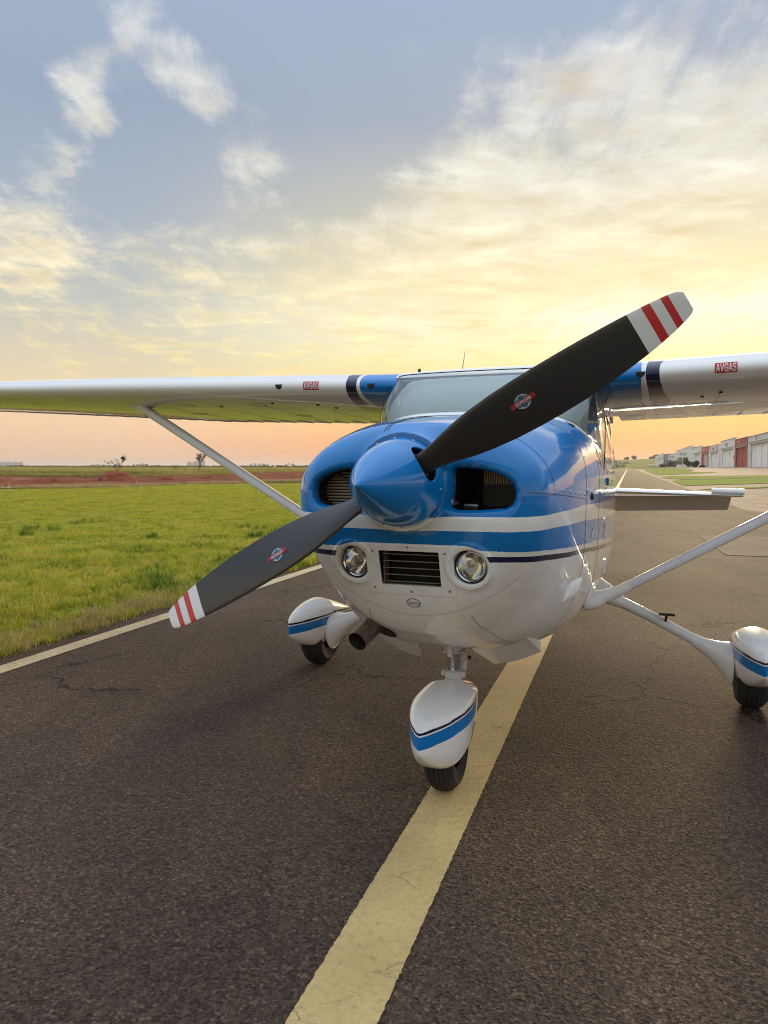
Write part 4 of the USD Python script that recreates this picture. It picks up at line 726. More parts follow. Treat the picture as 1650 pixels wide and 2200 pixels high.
for sg in (1, -1):
    def loft(avs, x0, x1, up0=None):
        """a spanwise piece of the wing between two chord fractions, closed"""
        xs = np.unique(np.clip(np.concatenate([NX, [x0, x1]]), x0, x1)); lo, hi = np.interp(xs, NX, NL), np.interp(xs, NX, NU)
        X = np.concatenate([xs, xs[::-1]]); Y = np.concatenate([lo, hi[::-1]])
        if x0 == 0: X, Y = np.concatenate([xs, xs[::-1][:-1]]), np.concatenate([lo, hi[::-1][:-1]])
        V = np.vstack([wing_pt(a, X, Y, sg) for a in avs]); U = np.hstack([wing_paint(a, X) for a in avs]); k = len(X); F = grid_faces(len(avs), k, True)
        for row in (0, len(avs) - 1):
            c = V[row * k:(row + 1) * k].mean(0); V = np.vstack([V, c]); U = np.append(U, U[row * k]); q = len(V) - 1
            cap = np.array([[row * k + j, row * k + (j + 1) % k, q] for j in range(k)]); F = np.vstack([F, cap[:, ::-1] if row == 0 else cap])
        m = trimesh.Trimesh(V, F, process=False)
        if m.volume < 0: F = F[:, ::-1]
        return V, F, U
    def wing_piece(name, avs, x0, x1, parent=plane):
        V, F, U = loft(avs, x0, x1); m = trimesh.Trimesh(V, F, process=False); m.metadata['u'] = U
        # split normals across sharp edges, carrying st along
        sm = trimesh.graph.smooth_shade(m, angle=math.radians(35), facet_minarea=None); from scipy.spatial import cKDTree
        u = U[cKDTree(V).query(sm.vertices)[1]]; _, _, n = meshkit.arrays(sm, True)
        return raw(name, np.array(sm.vertices), np.array(sm.faces), n, M_wing, parent, uv=np.c_[u, np.zeros(len(u))])
    root = np.concatenate([np.arange(.53, 1.12, .02), np.linspace(1.15, 2.55, 12), np.linspace(2.65, 5.42, 16)])
    wing = wing_piece('wing', root, 0, .715)
    wing_piece('flap', np.concatenate([np.arange(.60, 1.12, .02), np.linspace(1.15, 2.62, 14)]), .722, 1.0)
    ail = wing_piece('aileron', np.linspace(2.66, 5.25, 20), .735, 1.0)
    tipm = [wing_pt(a, XS, YS * k, sg) for a, k in ((5.42, 1), (5.46, .92), (5.49, .7), (5.505, .3))]; V = np.vstack(tipm); F = grid_faces(4, len(XS), True); tm_ = trimesh.Trimesh(V, F, process=False); tm_.fix_normals(); put('wing_tip', tm_, M_white, plane, smooth=40)
    # beads pressed into the control surfaces, seen as ribs along the trailing edge
    beads = []
    for av in np.arange(.72, 5.2, .155):
        if 2.58 < av < 2.72: continue
        q = np.array([wing_pt(av, np.array([x]), np.interp([x], NX, NL) - .0012, sg)[0] for x in np.linspace(.80, .985, 5)]); beads.append(tube(q, [.002, .0055, .006, .005, .0025], 6))
    put('skin_bead', cat_(beads), M_white, wing, smooth=50, kind='stuff')
    for av_, x_ in ((1.13, .16), (1.42, .13), (1.85, .19), (1.05, .22)):     # drains and covers under the tank
        q = wing_pt(av_, np.array([x_]), np.interp([x_], NX, NL), sg)[0]; put('fuel_drain', dome(q, [0, -.1, -.995], .011, .007), M_dark, wing, smooth=30)
    for av_, x_ in ((1.55, .17), (2.1, .17), (2.3, .45), (1.5, .50)):
        c_ = [wing_pt(av_ + .055 * math.cos(t_), np.array([x_ + .034 * math.sin(t_)]), np.interp([x_ + .034 * math.sin(t_)], NX, NL) - .0003, sg)[0] for t_ in np.linspace(0, 2 * np.pi, 26)]; put('inspection_cover', tube(c_, .0013, 5, False), M_seam, wing)
    for av_ in np.arange(.75, 2.6, .38):          # skin joints across the underside
        c_ = [wing_pt(av_, np.array([x_]), np.interp([x_], NX, NL) - .0002, sg)[0] for x_ in np.linspace(.06, .70, 14)]; put('skin_joint', tube(c_, .0009, 5), M_seam, wing)
    # fuel sticker and cabin air mouths on the leading edge
    def on_le(m2, av0, zoff, off):
        v = m2.vertices; av = av0 + v[:, 0] * sg; s0 = zoff + v[:, 1]; arc = np.concatenate([wing_pt(1.0, NX[:12][::-1], NU[:12][::-1], 1), wing_pt(1.0, NX[1:12], NL[1:12], 1)])[:, 1:]
        d = np.r_[0, np.cumsum(np.linalg.norm(np.diff(arc, axis=0), axis=1))]; le0 = d[11]; y = np.interp(le0 - s0, d, arc[:, 0]); z = np.interp(le0 - s0, d, arc[:, 1]) + .030 * (av - 1.0)
        e = 2e-3; ty = np.interp(le0 - s0 + e, d, arc[:, 0]) - np.interp(le0 - s0 - e, d, arc[:, 0]); tz = np.interp(le0 - s0 + e, d, arc[:, 1]) - np.interp(le0 - s0 - e, d, arc[:, 1]); n = np.stack([0 * ty, tz, -ty], -1); n /= np.linalg.norm(n, axis=1)[:, None]
        n[n[:, 1] > 0] *= -1
        return trimesh.Trimesh(np.stack([sg * av, y, z], -1) + n * (off + v[:, 2])[:, None], m2.faces, process=False)
    x_av = 1.056 if sg < 0 else 1.130
    def le_sticker(m2, av0, zo, off, material, nm, par):
        m2 = m2.copy(); m2.apply_translation([0, 0, 0]); mm = on_le(m2, av0, zo, off); mm.fix_normals(); return put(nm, mm, material, par)
    stk = le_sticker(flat2d(sbox(-.049, -.027, .049, .027), .0006, .008), x_av, .0, .0006, M_red, 'fuel_sticker', wing)
    tm = meshkit.text_mesh('AVGAS', .038, .0004, bold=True); tm.apply_scale([.088 / np.ptp(tm.bounds[:, 0]), 1, 1]); tm.apply_translation([-tm.bounds[:, 0].mean(), -.019, 0])
    le_sticker(fine(tm), x_av, .0, .0016, M_sticker_white, 'sticker_lettering', stk)
    mouth = Polygon([(-.023, .010), (.023, .010), (.020, -.006), (.010, -.017), (0, -.020), (-.010, -.017), (-.020, -.006)])
    for a0 in ((.681, 1.264) if sg < 0 else (.746, 1.62)): le_sticker(flat2d(mouth, .0008, .008), a0, -.002, .0006, M_dark, 'air_mouth', wing)
    # strut with its cuffs
    a, b = np.array([sg * .50, 1.32, .602]), np.array([sg * 2.60, 1.20, 1.852]); d = (b - a) / np.linalg.norm(b - a); th2 = np.linspace(0, 2 * np.pi, 28, endpoint=False); cr = np.cross(d, [0, 1, 0]); cr /= np.linalg.norm(cr)
    prof = np.stack([.062 * (np.cos(th2) + .35 * np.cos(th2) ** 2 - .2), .026 * np.sin(th2) * (1 - .25 * np.cos(th2))], -1)
    def sk(ts, scale): 
        V = np.vstack([a + (b - a) * t + prof[:, :1] * sc * np.array([0, 1, 0]) + prof[:, 1:] * sc * cr for t, sc in zip(ts, scale)]); m = trimesh.Trimesh(V, grid_faces(len(ts), 28, True), process=False)
        if m.volume < 0: m.invert()
        return m
    stt = put('wing_strut', sk(np.linspace(.02, .99, 6), [1] * 6), M_strut, plane, smooth=40)
    put('strut_upper_cuff', sk([.925, .95, .975, 1.0, 1.02], [1.06, 1.12, 1.25, 1.6, 2.3]), M_white, stt, smooth=40)
    cc = [((.40, .650), 3.1), ((.475, .642), 2.7), ((.53, .644), 1.95), ((.575, .658), 1.35), (None, 1.18), (None, 1.05)]; ctr = [np.array([sg * p[0], 1.32, p[1]]) if p else a + (b - a) * t for (p, _), t in zip(cc, (0, 0, 0, 0, .065, .10))]
    V = np.vstack([c_ + prof[:, :1] * k * np.array([0, 1, 0]) + prof[:, 1:] * k * cr for c_, (_, k) in zip(ctr, cc)]); m = trimesh.Trimesh(V, grid_faces(6, 28, True), process=False)
    if m.volume < 0: m.invert()
    put('strut_lower_cuff', m, M_white, stt, smooth=50)
# roof between the wings
xr = np.linspace(0, 1, 26); nn_ = 25
def roof_row(t):
    """section across the roof at chord fraction t"""
    x = np.linspace(-.545, .545, nn_); p = wing_pt(.53, np.array([t]), np.interp([t], NX, NU), 1)[0]; return np.stack([x, np.full(nn_, p[1]), p[2] + .004 + .012 * (1 - (x / .545) ** 2) * min(1, t * 8)], -1)
R = np.vstack([roof_row(t) for t in np.linspace(0.015, 1.0, 30)]); m = trimesh.Trimesh(R, grid_faces(30, nn_), process=False)
if m.face_normals[:, 2].mean() < 0: m.invert()
bm_ = m.copy(); bm_.apply_translation([0, 0, -.02]); bm_.invert(); put('cabin_roof', cat_([m, bm_]), M_white, plane, smooth=40)
put('whip_antenna', tube([(-0.275, 1.300, 1.896), (-0.250, 1.300, 2.070)], [.004, .002], 8), M_steel, plane)
put('roof_beacon', tube([(-.47, 1.1, 1.93), (-.47, 1.1, 1.955)], [.012, .008], 10), M_black, plane)

# ------------------------------------------------------------------ windscreen, windows, cabin
def deck(v, u): return hit(F_body, np.stack([v, u, np.full_like(v, 2.3)], -1), [0, 0, -1.], 1.9)[0][:, 2]
def ws_base(s):
    a = np.sin(s * np.pi / 2); v = .578 * a; u = .34 + .54 * np.abs(s) ** 2.6; w = deck(np.clip(v, -.55, .55), u); w = np.where(np.abs(s) > .80, w + (np.interp(np.abs(s), [.8, 1], [0, 1])) * (1.335 - w), w)
    return np.stack([v, u, w], -1)
def ws_top(s):
    v = .520 * np.sin(s * np.pi / 2) ** 1; return np.stack([v, .862 + .022 * np.abs(s) ** 4, 1.898 - .014 * np.abs(s) ** 2.5], -1)
S_ = np.linspace(-1, 1, 61); B0, B1 = ws_base(S_), ws_top(S_); nt_ = 24
rows = [B0 * (1 - t) + B1 * t + np.stack([.035 * np.sin(S_ * np.pi / 2), -.050 * np.ones(61), .030 * np.ones(61)], -1) * math.sin(math.pi * t) * .9 for t in np.linspace(0, 1, nt_)]
wsv = np.vstack(rows); wm = trimesh.Trimesh(wsv, grid_faces(nt_, 61), process=False)
if wm.face_normals[:, 1].mean() > 0: wm.invert()
put('windscreen', wm, M_glass, plane, smooth=True)
for nm, loop in (('windscreen_seal', B0), ('windscreen_seal', B1), ('windscreen_seal', np.array([r[0] for r in rows])), ('windscreen_seal', np.array([r[-1] for r in rows]))): put(nm, tube(loop, .0028, 6), M_rubber, plane, smooth=40)
# a pale sun shade hung inside the screen
sh = [r * .0 + (B0 * (1 - t) + B1 * t + np.stack([.035 * np.sin(S_ * np.pi / 2), -.050 * np.ones(61), .030 * np.ones(61)], -1) * math.sin(math.pi * t) * .9) * [.965, 1, 1] + [0, .045, -.022] + np.stack([0 * S_, .0045 * np.sin(S_ * 40), 0 * S_], -1) for r, t in zip(rows, np.linspace(0.02, .985, nt_))]
sel = np.where(np.abs(S_) < .76)[0]; shv = np.vstack([np.stack([q[j] for j in sel]) for q in sh]); shm = trimesh.Trimesh(shv, grid_faces(nt_, len(sel)), process=False)
if shm.face_normals[:, 1].mean() > 0: shm.invert()
put('sun_shade', shm, plain('shade_foil', (.84, .88, .88), .4, metal=.25, bump=(7, .2)), plane, smooth=True)
# white band that seats the screen on the cowl
band = []
for k, (off, dn) in enumerate(((-.050, 0), (-.030, .006), (.012, .008), (.020, .002))):
    q = ws_base(S_); n2 = np.stack([np.zeros(61), np.ones(61), np.zeros(61)], -1); q = q + np.stack([-.5 * off * np.sign(S_) * np.abs(S_) ** 2 * 0, off * (1 - .2 * np.abs(S_)), np.zeros(61)], -1)
    ok = np.abs(S_) < .86; z = deck(np.clip(q[:, 0], -.555, .555), q[:, 1]); z = np.where(ok, z, np.minimum(z, q[:, 2] + .04) ); q[:, 2] = np.where(ok, z, q[:, 2]) + dn
    q[:, 0] *= np.where(ok, 1, 1.0 + .006); band.append(q)
bmh = trimesh.Trimesh(np.vstack(band), grid_faces(4, 61), process=False)
if bmh.face_normals[:, 2].mean() < 0: bmh.invert()
put('windscreen_seat', bmh, M_white, plane, smooth=50)
# side frames: a wall with window openings, mapped on the slope between sill and wing
def side_pt(u, t, sg, off=0.0):
    a = fa(u) - .004; v = a + (.530 - a) * smoothstep(0, 1, t) ; return np.stack([sg * (v + off), u, SILL - .01 + t * (np.interp(u, [.88, 2.5], [1.815, 1.70]) - SILL + .03)], -1)
wall = Polygon([(.80, 0), (2.60, 0), (2.60, 1), (.86, 1)])
win1, win2 = Polygon([(.96, .10), (1.62, .06), (1.62, .88), (.97, .88)]).buffer(-.02).buffer(.02), Polygon([(1.72, .08), (2.30, .16), (2.34, .84), (1.72, .88)]).buffer(-.03).buffer(.03)
for sg in (1, -1):
    fr = wall.difference(win1).difference(win2); v2, f = trimesh.creation.triangulate_polygon(fr, engine='earcut'); v3, f = trimesh.remesh.subdivide_to_size(np.c_[v2, np.zeros(len(v2))], f, .06, max_iter=12)
    o, i_ = side_pt(v3[:, 0], v3[:, 1], sg), side_pt(v3[:, 0], v3[:, 1], sg, -.02); m = trimesh.Trimesh(np.vstack([o, i_]), np.vstack([f, f[:, ::-1] + len(o)]), process=False)
    if (m.face_normals[:len(f), 0] * sg).mean() < 0: m.invert()
    fr_ = put('window_frame', m, M_white, plane, smooth=False)
    for w_ in (win1, win2):
        v2, f = trimesh.creation.triangulate_polygon(w_, engine='earcut'); v3, f = trimesh.remesh.subdivide_to_size(np.c_[v2, np.zeros(len(v2))], f, .06, max_iter=12); m = trimesh.Trimesh(side_pt(v3[:, 0], v3[:, 1], sg, -.008), f, process=False)
        if (m.face_normals[:, 0] * sg).mean() < 0: m.invert()
        put('side_window', m, M_glass, fr_, smooth=True)
# rear window closing the cabin
S2 = np.linspace(-1, 1, 21); top = np.stack([.53 * S2, np.full(21, 2.46), np.full(21, 1.70)], -1); bot = np.stack([.50 * S2, np.full(21, 3.1), 1.575 - .10 * np.abs(S2) ** 2.5], -1)
m = trimesh.Trimesh(np.vstack([top, bot]), grid_faces(2, 21), process=False)
if m.face_normals[:, 2].mean() < 0: m.invert()
put('rear_window', m, M_glass, plane, smooth=True)
for x in (-.27, .27):
    seat = put('seat', cat_([trimesh.creation.box((.46, .14, .62)).apply_translation([x, 1.72, 1.20]), trimesh.creation.box((.46, .46, .12)).apply_translation([x, 1.48, .92])]), M_seat, plane)
    put('head_rest', trimesh.creation.box((.26, .09, .16)).apply_translation([x, 1.76, 1.60]), M_seat, seat)
    put('control_yoke', cat_([tube([(x - .13, 1.06, 1.53), (x - .14, 1.06, 1.44), (x - .09, 1.06, 1.39), (x + .09, 1.06, 1.39), (x + .14, 1.06, 1.44), (x + .13, 1.06, 1.53)], .013, 8), tube([(x, 1.06, 1.39), (x, .90, 1.39)], .014, 8)]), M_black, plane)

# ------------------------------------------------------------------ tail
def tail_loft(secs, n=24, sym=True):
    V = []
    b = np.linspace(0, 2 * np.pi, n, endpoint=False); x = .5 * (1 - np.cos(b)); yt = 5 * .09 * (.2969 * np.sqrt(x) - .126 * x - .3516 * x ** 2 + .2843 * x ** 3 - .1036 * x ** 4) * np.where(b < np.pi, 1, -1)
    for (px, py, pz, c, ax) in secs: V.append(np.stack([px + (0 * x if ax == 'h' else yt * c), py + x * c, pz + (yt * c if ax == 'h' else 0 * x)], -1))
    V = np.vstack(V); F = grid_faces(len(secs), n, True)
    for row in (0, len(secs) - 1):
        c = V[row * n:(row + 1) * n].mean(0); V = np.vstack([V, c]); q = len(V) - 1; cap = np.array([[row * n + j, row * n + (j + 1) % n, q] for j in range(n)]); F = np.vstack([F, cap[:, ::-1] if row == 0 else cap])
    m = trimesh.Trimesh(V, F, process=False)
    if m.volume < 0: m.invert()
    return m
for sg in (1, -1):
    put('tailplane', tail_loft([(sg * .06, 5.45, 1.13, .78, 'h'), (sg * 1.70, 5.60, 1.078, .46, 'h'), (sg * 1.74, 5.64, 1.076, .36, 'h')]), M_white, plane, smooth=40)
    el_ = tail_loft([(sg * .10, 6.215, 1.105, .50, 'h'), (sg * 1.66, 6.055, 1.060, .42, 'h')]); el_.vertices[:, 2] -= np.maximum(el_.vertices[:, 1] - 6.05, 0) * .43; put('elevator', el_, M_white, plane, smooth=40)
    put('elevator_horn', tube([(sg * 1.42, 5.60, 1.125), (sg * 1.74, 5.62, 1.12)], .035, 12), M_white, plane, smooth=40)
put('fin', tail_loft([(0, 4.9, 1.40, 1.4, 'v'), (0, 5.55, 1.75, .80, 'v'), (0, 6.05, 2.62, .52, 'v'), (0, 6.12, 2.66, .40, 'v')]), M_white, plane, smooth=40)
put('rudder', tail_loft([(0, 6.36, 1.15, .42, 'v'), (0, 6.36, 1.75, .42, 'v'), (0, 6.58, 2.62, .30, 'v')]), M_blue, plane, smooth=40)
# ------------------------------------------------------------------ the field on the left
def leaf_mat(name, ramp, nscale=1.5, trans=.5, rough=.55):
    return mat(name, {'g': ('geometry', {}), 'n': ('noise_texture', dict(scale=nscale, detail=5, roughness=.65)), 'oi': ('object_info', {}), 'mx': ('math', dict(math_type='multiply_add', value2=.55)), 'r': ('rgb_ramp', dict(ramp=ramp)),
        'p': ('principled_bsdf', dict(roughness=rough, specular_ior_level=.3)), 't': ('translucent_bsdf', {}), 'm': ('mix_closure', dict(fac=trans))},
        [('g.position', 'n.vector'), ('oi.random', 'mx.value1'), ('n.fac', 'mx.value3'), ('mx.value', 'r.fac'), ('r.color', 'p.base_color'), ('r.color', 't.color'), ('p.BSDF', 'm.closure1'), ('t.BSDF', 'm.closure2')], surface='m.closure')
GR = [(.42, (.12, .19, .010)), (.60, (.36, .42, .020)), (.82, (.58, .58, .04)), (1, (.70, .56, .13))]
M_grass = leaf_mat('grass_blade', GR)
M_dry = leaf_mat('dry_grass_blade', [(.4, (.30, .23, .08)), (.7, (.48, .35, .16)), (1, (.6, .44, .24))])
M_wild = leaf_mat('wild_grass_blade', [(.4, (.22, .23, .04)), (.7, (.44, .40, .11)), (1, (.58, .47, .18))], .08)
def tuft(n, rad, h0, h1, wid, lean, seed):
    g = np.random.default_rng(seed); V, F = [], []
    for _ in range(n):
        a, rr = g.uniform(0, 2 * np.pi), rad * math.sqrt(g.uniform()); h = g.uniform(h0, h1); la = g.uniform(0, 2 * np.pi); ln = h * g.uniform(.15, 1) * lean; w = wid * g.uniform(.6, 1.3)
        b = np.array([rr * math.cos(a), rr * math.sin(a), -.01]); d = np.array([math.cos(la), math.sin(la), 0]); sd = np.array([-d[1], d[0], 0]) * w / 2
        p1, p2 = b + d * ln * .35 + [0, 0, h * .62], b + d * ln + [0, 0, h * g.uniform(.72, 1.0)]
        k = len(V); V += [b - sd, b + sd, p1 - sd * .8, p1 + sd * .8, p2]; F += [[k, k + 1, k + 3], [k, k + 3, k + 2], [k + 2, k + 3, k + 4]]
    return trimesh.Trimesh(np.array(V), np.array(F), process=False)
def scatter(name, protos, pts, scales, material, label, cat, seed=0, lean=None):
    pi = UsdGeom.PointInstancer.Define(stage, numbered('/World/' + name)); g = np.random.default_rng(seed); path = str(pi.GetPath()); rel = pi.CreatePrototypesRel()
    for i, m in enumerate(protos):
        q = usdkit.mesh(stage, f'{path}/tuft_{i + 1:03d}', m, material); rel.AddTarget(q.GetPath())
    n = len(pts); pi.CreateProtoIndicesAttr(Vt.IntArray.FromNumpy(g.integers(0, len(protos), n).astype(np.int32))); pi.CreatePositionsAttr(Vt.Vec3fArray.FromNumpy(np.asarray(pts, np.float32)))
    sc = np.broadcast_to(np.asarray(scales, np.float32).reshape(n, -1), (n, 3)); pi.CreateScalesAttr(Vt.Vec3fArray.FromNumpy(np.ascontiguousarray(sc)))
    a = g.uniform(0, 2 * np.pi, n) / 2; pi.CreateOrientationsAttr(Vt.QuathArray([Gf.Quath(float(math.cos(x)), 0.0, 0.0, float(math.sin(x))) for x in a]))
    return say(pi, label, cat, kind='stuff')
def field_pts(n, smin, smax, qmin, qmax, seed, dmin, dmax):
    g = np.random.default_rng(seed); s, q = g.uniform(smin, smax, n), g.uniform(qmin, qmax, n); p = sq(s, q); d = np.hypot(p[:, 0], p[:, 1]); ok = (d > dmin) & (d <= dmax) & (p[:, 0] / np.maximum(p[:, 1], .1) > -.64) & (p[:, 0] / np.maximum(p[:, 1], .1) < .1) & (p[:, 1] > .5)
    return p[ok], s[ok], q[ok]
protos = [tuft(20, .06, .040, .105 + .03 * (i == 5), .0065, 1.7, 20 + i) for i in range(6)]
far_protos = [tuft(26, .16, .05, .11, .014, 1.5, 40 + i) for i in range(5)]
P_, S_c = [], []
for (dens, dmin, dmax, sm, qm, k) in ((330, 0, 7.5, 12, -12, 1.0), (190, 7.5, 14, 18, -16, 1.05)):
    n = int(dens * sm * (-3.62 - qm)); p, s, q = field_pts(n, -2, sm, qm, -3.62, 11 + int(dmax), dmin, dmax)
    ed = smoothstep(-4.3, -3.7, q); clump = meshkit.fbm(np.c_[p * 1.1, np.zeros(len(p))], 3, 5); sc = k * (.50 + .95 * clump) * (1 + .35 * ed) * np.random.default_rng(3).uniform(.75, 1.25, len(p))
    P_.append(np.c_[p, np.full(len(p), -.028)]); S_c.append(sc)
scatter('lawn_grass', protos, np.vstack(P_), np.concatenate(S_c), M_grass, 'short yellow green grass beside the cream edge line', 'grass', 1)
P_, S_c = [], []
for (dens, dmin, dmax, sm, qm, k) in ((60, 13, 28, 32, -26, 1.0), (26, 28, 60, 62, -46, 1.25)):
    n = int(dens * (sm + 2) * (-3.62 - qm)); p, s, q = field_pts(n, -2, sm, qm, -3.7, 51 + int(dmax), dmin, dmax); clump = meshkit.fbm(np.c_[p * .6, np.zeros(len(p))], 3, 5)
    far_line = (p[:, 1] - .53 * 0) ; P_.append(np.c_[p, terrain(p[:, 0], p[:, 1]) - .05]); S_c.append(k * (.7 + .7 * clump))
curb = np.array([ground_at(*c)[:2] for c in ((-260, 1053), (-60, 1049), (0, 1047.5), (330, 1040.0), (640, 1030.5), (900, 1024))])
def beyond(p): return np.interp(p[:, 0], curb[:, 0], curb[:, 1])
P_, S_c = np.vstack(P_), np.concatenate(S_c); ok = P_[:, 1] < beyond(P_) - .3
scatter('meadow_grass', far_protos, P_[ok], S_c[ok], M_grass, 'yellow green field grass between the lawn edge and the red earthworks', 'grass', 2)
# dry blades: along the pavement edge, and a tan band before the earthworks
g_ = np.random.default_rng(77); p, s, q = field_pts(16000, -2, 22, -4.15, -3.60, 78, 0, 22); k = meshkit.fbm(np.c_[p * 2.2, np.zeros(len(p))], 3, 8); p = p[::9]
scatter('dry_edge_grass', [tuft(14, .06, .06, .15, .005, 1.5, 60 + i) for i in range(3)], np.c_[p, np.full(len(p), -.028)], g_.uniform(.7, 1.2, len(p)), M_dry, 'dry brownish grass blades overhanging the pavement edge', 'grass', 3)
p, s, q = field_pts(60000, 10, 66, -48, -5, 79, 20, 70); b = beyond(p) - p[:, 1]; k = meshkit.fbm(np.c_[p * .14, np.zeros(len(p))], 3, 9); ok = (b > .8) & (b < 16) & (k + .28 * np.exp(-((b - 8) / 5) ** 2) > .70); p = p[ok]
scatter('dry_field_grass', [tuft(30, .22, .10, .32, .012, .5, 70 + i) for i in range(3)], np.c_[p, terrain(p[:, 0], p[:, 1]) - .05], g_.uniform(.7, 1.3, len(p)), M_dry, 'tan dry grass band in front of the red earthworks', 'grass', 4)
M_weed = leaf_mat('weed_leaf', [(.4, (.06, .13, .010)), (.8, (.15, .25, .018)), (1, (.26, .33, .03))])
g_ = np.random.default_rng(123); cl = [sq(a, b) for a, b in zip(g_.uniform(.5, 16, 70), -3.75 - 9 * g_.uniform(0, 1, 70) ** 1.7)]; wp = np.vstack([c + g_.normal(size=(int(g_.integers(5, 16)), 2)) * g_.uniform(.05, .20) for c in cl]); wp = wp[to_sq(wp[:, 0], wp[:, 1])[1] < -3.62]
scatter('weed_tufts', [tuft(16, .05, .09, .20, .010, 1.2, 130 + i) for i in range(4)], np.c_[wp, np.full(len(wp), -.028)], g_.uniform(.6, 1.15, len(wp)), M_weed, 'darker green weed tufts standing in the lawn grass', 'weeds', 6)
# grey kerbed track, red earth, mounds
def ribbon(name, pts, half, z, material):
    P = np.array(pts); t = np.gradient(P, axis=0); n = np.c_[-t[:, 1], t[:, 0]]; n /= np.linalg.norm(n, axis=1)[:, None]; kk = np.linspace(0, 1, 60) * (len(P) - 1); i = np.arange(len(P)); c = np.c_[np.interp(kk, i, P[:, 0]), np.interp(kk, i, P[:, 1])]; m = np.c_[np.interp(kk, i, n[:, 0]), np.interp(kk, i, n[:, 1])]
    a, b = c - m * half, c + m * half; v = np.stack([a, b], 1).reshape(-1, 2); v = np.c_[v, terrain(v[:, 0], v[:, 1]) + z]; f = grid_faces(60, 2); nz = np.cross(v[f[:, 1]] - v[f[:, 0]], v[f[:, 2]] - v[f[:, 0]])[:, 2]; f = np.where((nz < 0)[:, None], f[:, ::-1], f); return raw(name, v, f, None, material, kind='structure')
M_kerb = plain('kerb_concrete', (.27, .24, .22), .9, noise=(3, .25))
ribbon('service_track', curb, .9, .03, M_kerb)
M_earth = mat('red_earth', {'g': ('geometry', {}), 'n': ('noise_texture', dict(scale=.28, detail=8, roughness=.7)), 'r': ('rgb_ramp', dict(ramp=[(.28, (.15, .045, .022)), (.48, (.25, .078, .040)), (.60, (.34, .12, .062)), (.72, (.48, .22, .13))])), 'n2': ('noise_texture', dict(scale=2.5, detail=5)), 'b': ('bump', dict(strength=1.0, distance=.25)), 'p': ('principled_bsdf', dict(roughness=1, specular_ior_level=.1))},
              [('g.position', 'n.vector'), ('n.fac', 'r.fac'), ('r.color', 'p.base_color'), ('g.position', 'n2.vector'), ('n2.fac', 'b.height'), ('b.normal', 'p.normal')])
far = np.array([ground_at(*c)[:2] for c in ((-260, 1028), (0, 1027), (330, 1025), (640, 1015.5), (900, 1012))])
nt = 40; I_ = np.linspace(0, 1, 160); cx = np.interp(I_, np.linspace(0, 1, len(curb)), np.arange(len(curb))); near_l = np.c_[np.interp(cx, range(len(curb)), curb[:, 0]), np.interp(cx, range(len(curb)), curb[:, 1])]; fx = I_ * (len(far) - 1); far_l = np.c_[np.interp(fx, range(len(far)), far[:, 0]), np.interp(fx, range(len(far)), far[:, 1])]
V = np.stack([near_l + (far_l - near_l) * t + (np.array([0, .95]) if t == 0 else 0) for t in np.linspace(0, 1, nt)]); h = meshkit.fbm(np.concatenate([V * .22, np.zeros((*V.shape[:2], 1))], -1), 4, 12); edge = smoothstep(0, .12, np.linspace(0, 1, nt))[:, None] * (1 - smoothstep(.92, 1, np.linspace(0, 1, nt)))[:, None]
Z = terrain(V[..., 0], V[..., 1]) + .03 + edge * (np.maximum(h - .48, 0) * 1.1 + .03); V = np.concatenate([V, Z[..., None]], -1).reshape(-1, 3); f = grid_faces(nt, 160); nz = np.cross(V[f[:, 1]] - V[f[:, 0]], V[f[:, 2]] - V[f[:, 0]])[:, 2]; raw('red_earthworks', V, np.where((nz < 0)[:, None], f[:, ::-1], f), None, M_earth, kind='structure')
def mound(px, py, rx, h, label, seed):
    c = ground_at(px, py); s = trimesh.creation.icosphere(3, 1.0); v = s.vertices * [rx, rx * .8, h]; v *= (.75 + .5 * meshkit.fbm(s.vertices * 2.1 + seed, 3, seed))[:, None]; v[:, 2] = np.maximum(v[:, 2], -.1)
    m = put('earth_mound', trimesh.Trimesh(v + [c[0], c[1], terrain(c[0], c[1])], s.faces, process=False), M_earth, smooth=40, label=label, cat='mound', group='heaps of red earth'); return c
mound(107, 1039, .75, .42, 'low red heap on the earthworks nearest the picture edge', 1)
mtree = mound(250, 1034, 1.7, .95, 'square dark red block of earth at the foot of the nest tree', 2)
mound(355, 1033.5, .8, .4, 'small red heap right of the nest tree', 3); mound(443, 1030.5, 1.0, .4, 'red heap just right of the second bare tree', 4)
# marker posts and a runway lamp
M_post = plain('post_white', (.72, .68, .62), .6)
for k, (x, y, hpx, lab) in enumerate([(5, 1047, 5, 'white marker post at the far left end of the grey track'), (118, 1043.5, 6, 'white marker post beside the first red heap'), (212, 1040.5, 5, 'white marker post left of the nest tree block'), (236, 1040, 4, 'short white marker post close to the nest tree block'), (294, 1038.5, 5, 'white marker post right of the nest tree block'), (300, 1066, 13, 'tallest white post, alone in the dry grass'), (304, 1052, 8, 'thin white post just behind the tallest post'), (555, 1061, 8, 'white post in the grass left of the wing strut'), (589, 1046, 9, 'thin white post seen under the wing strut')]):
    c = ground_at(x, y); h = hpx * c[1] / 1559 + .05; r_ = max(.02, .0011 * c[1] / 1.559); c[2] = terrain(c[0], c[1]) - .05; t = thing('marker_post', lab, 'post', c, 0, 'white marker posts on the field'); put('post', tube([(0, 0, 0), (0, 0, h * .8)], r_ * .55, 8), M_post, t, smooth=40); put('post_cap', tube([(0, 0, h * .8), (0, 0, h * .97), (0, 0, h)], [r_ * .62, r_ * .62, r_ * .3], 8), M_post, t, smooth=40)
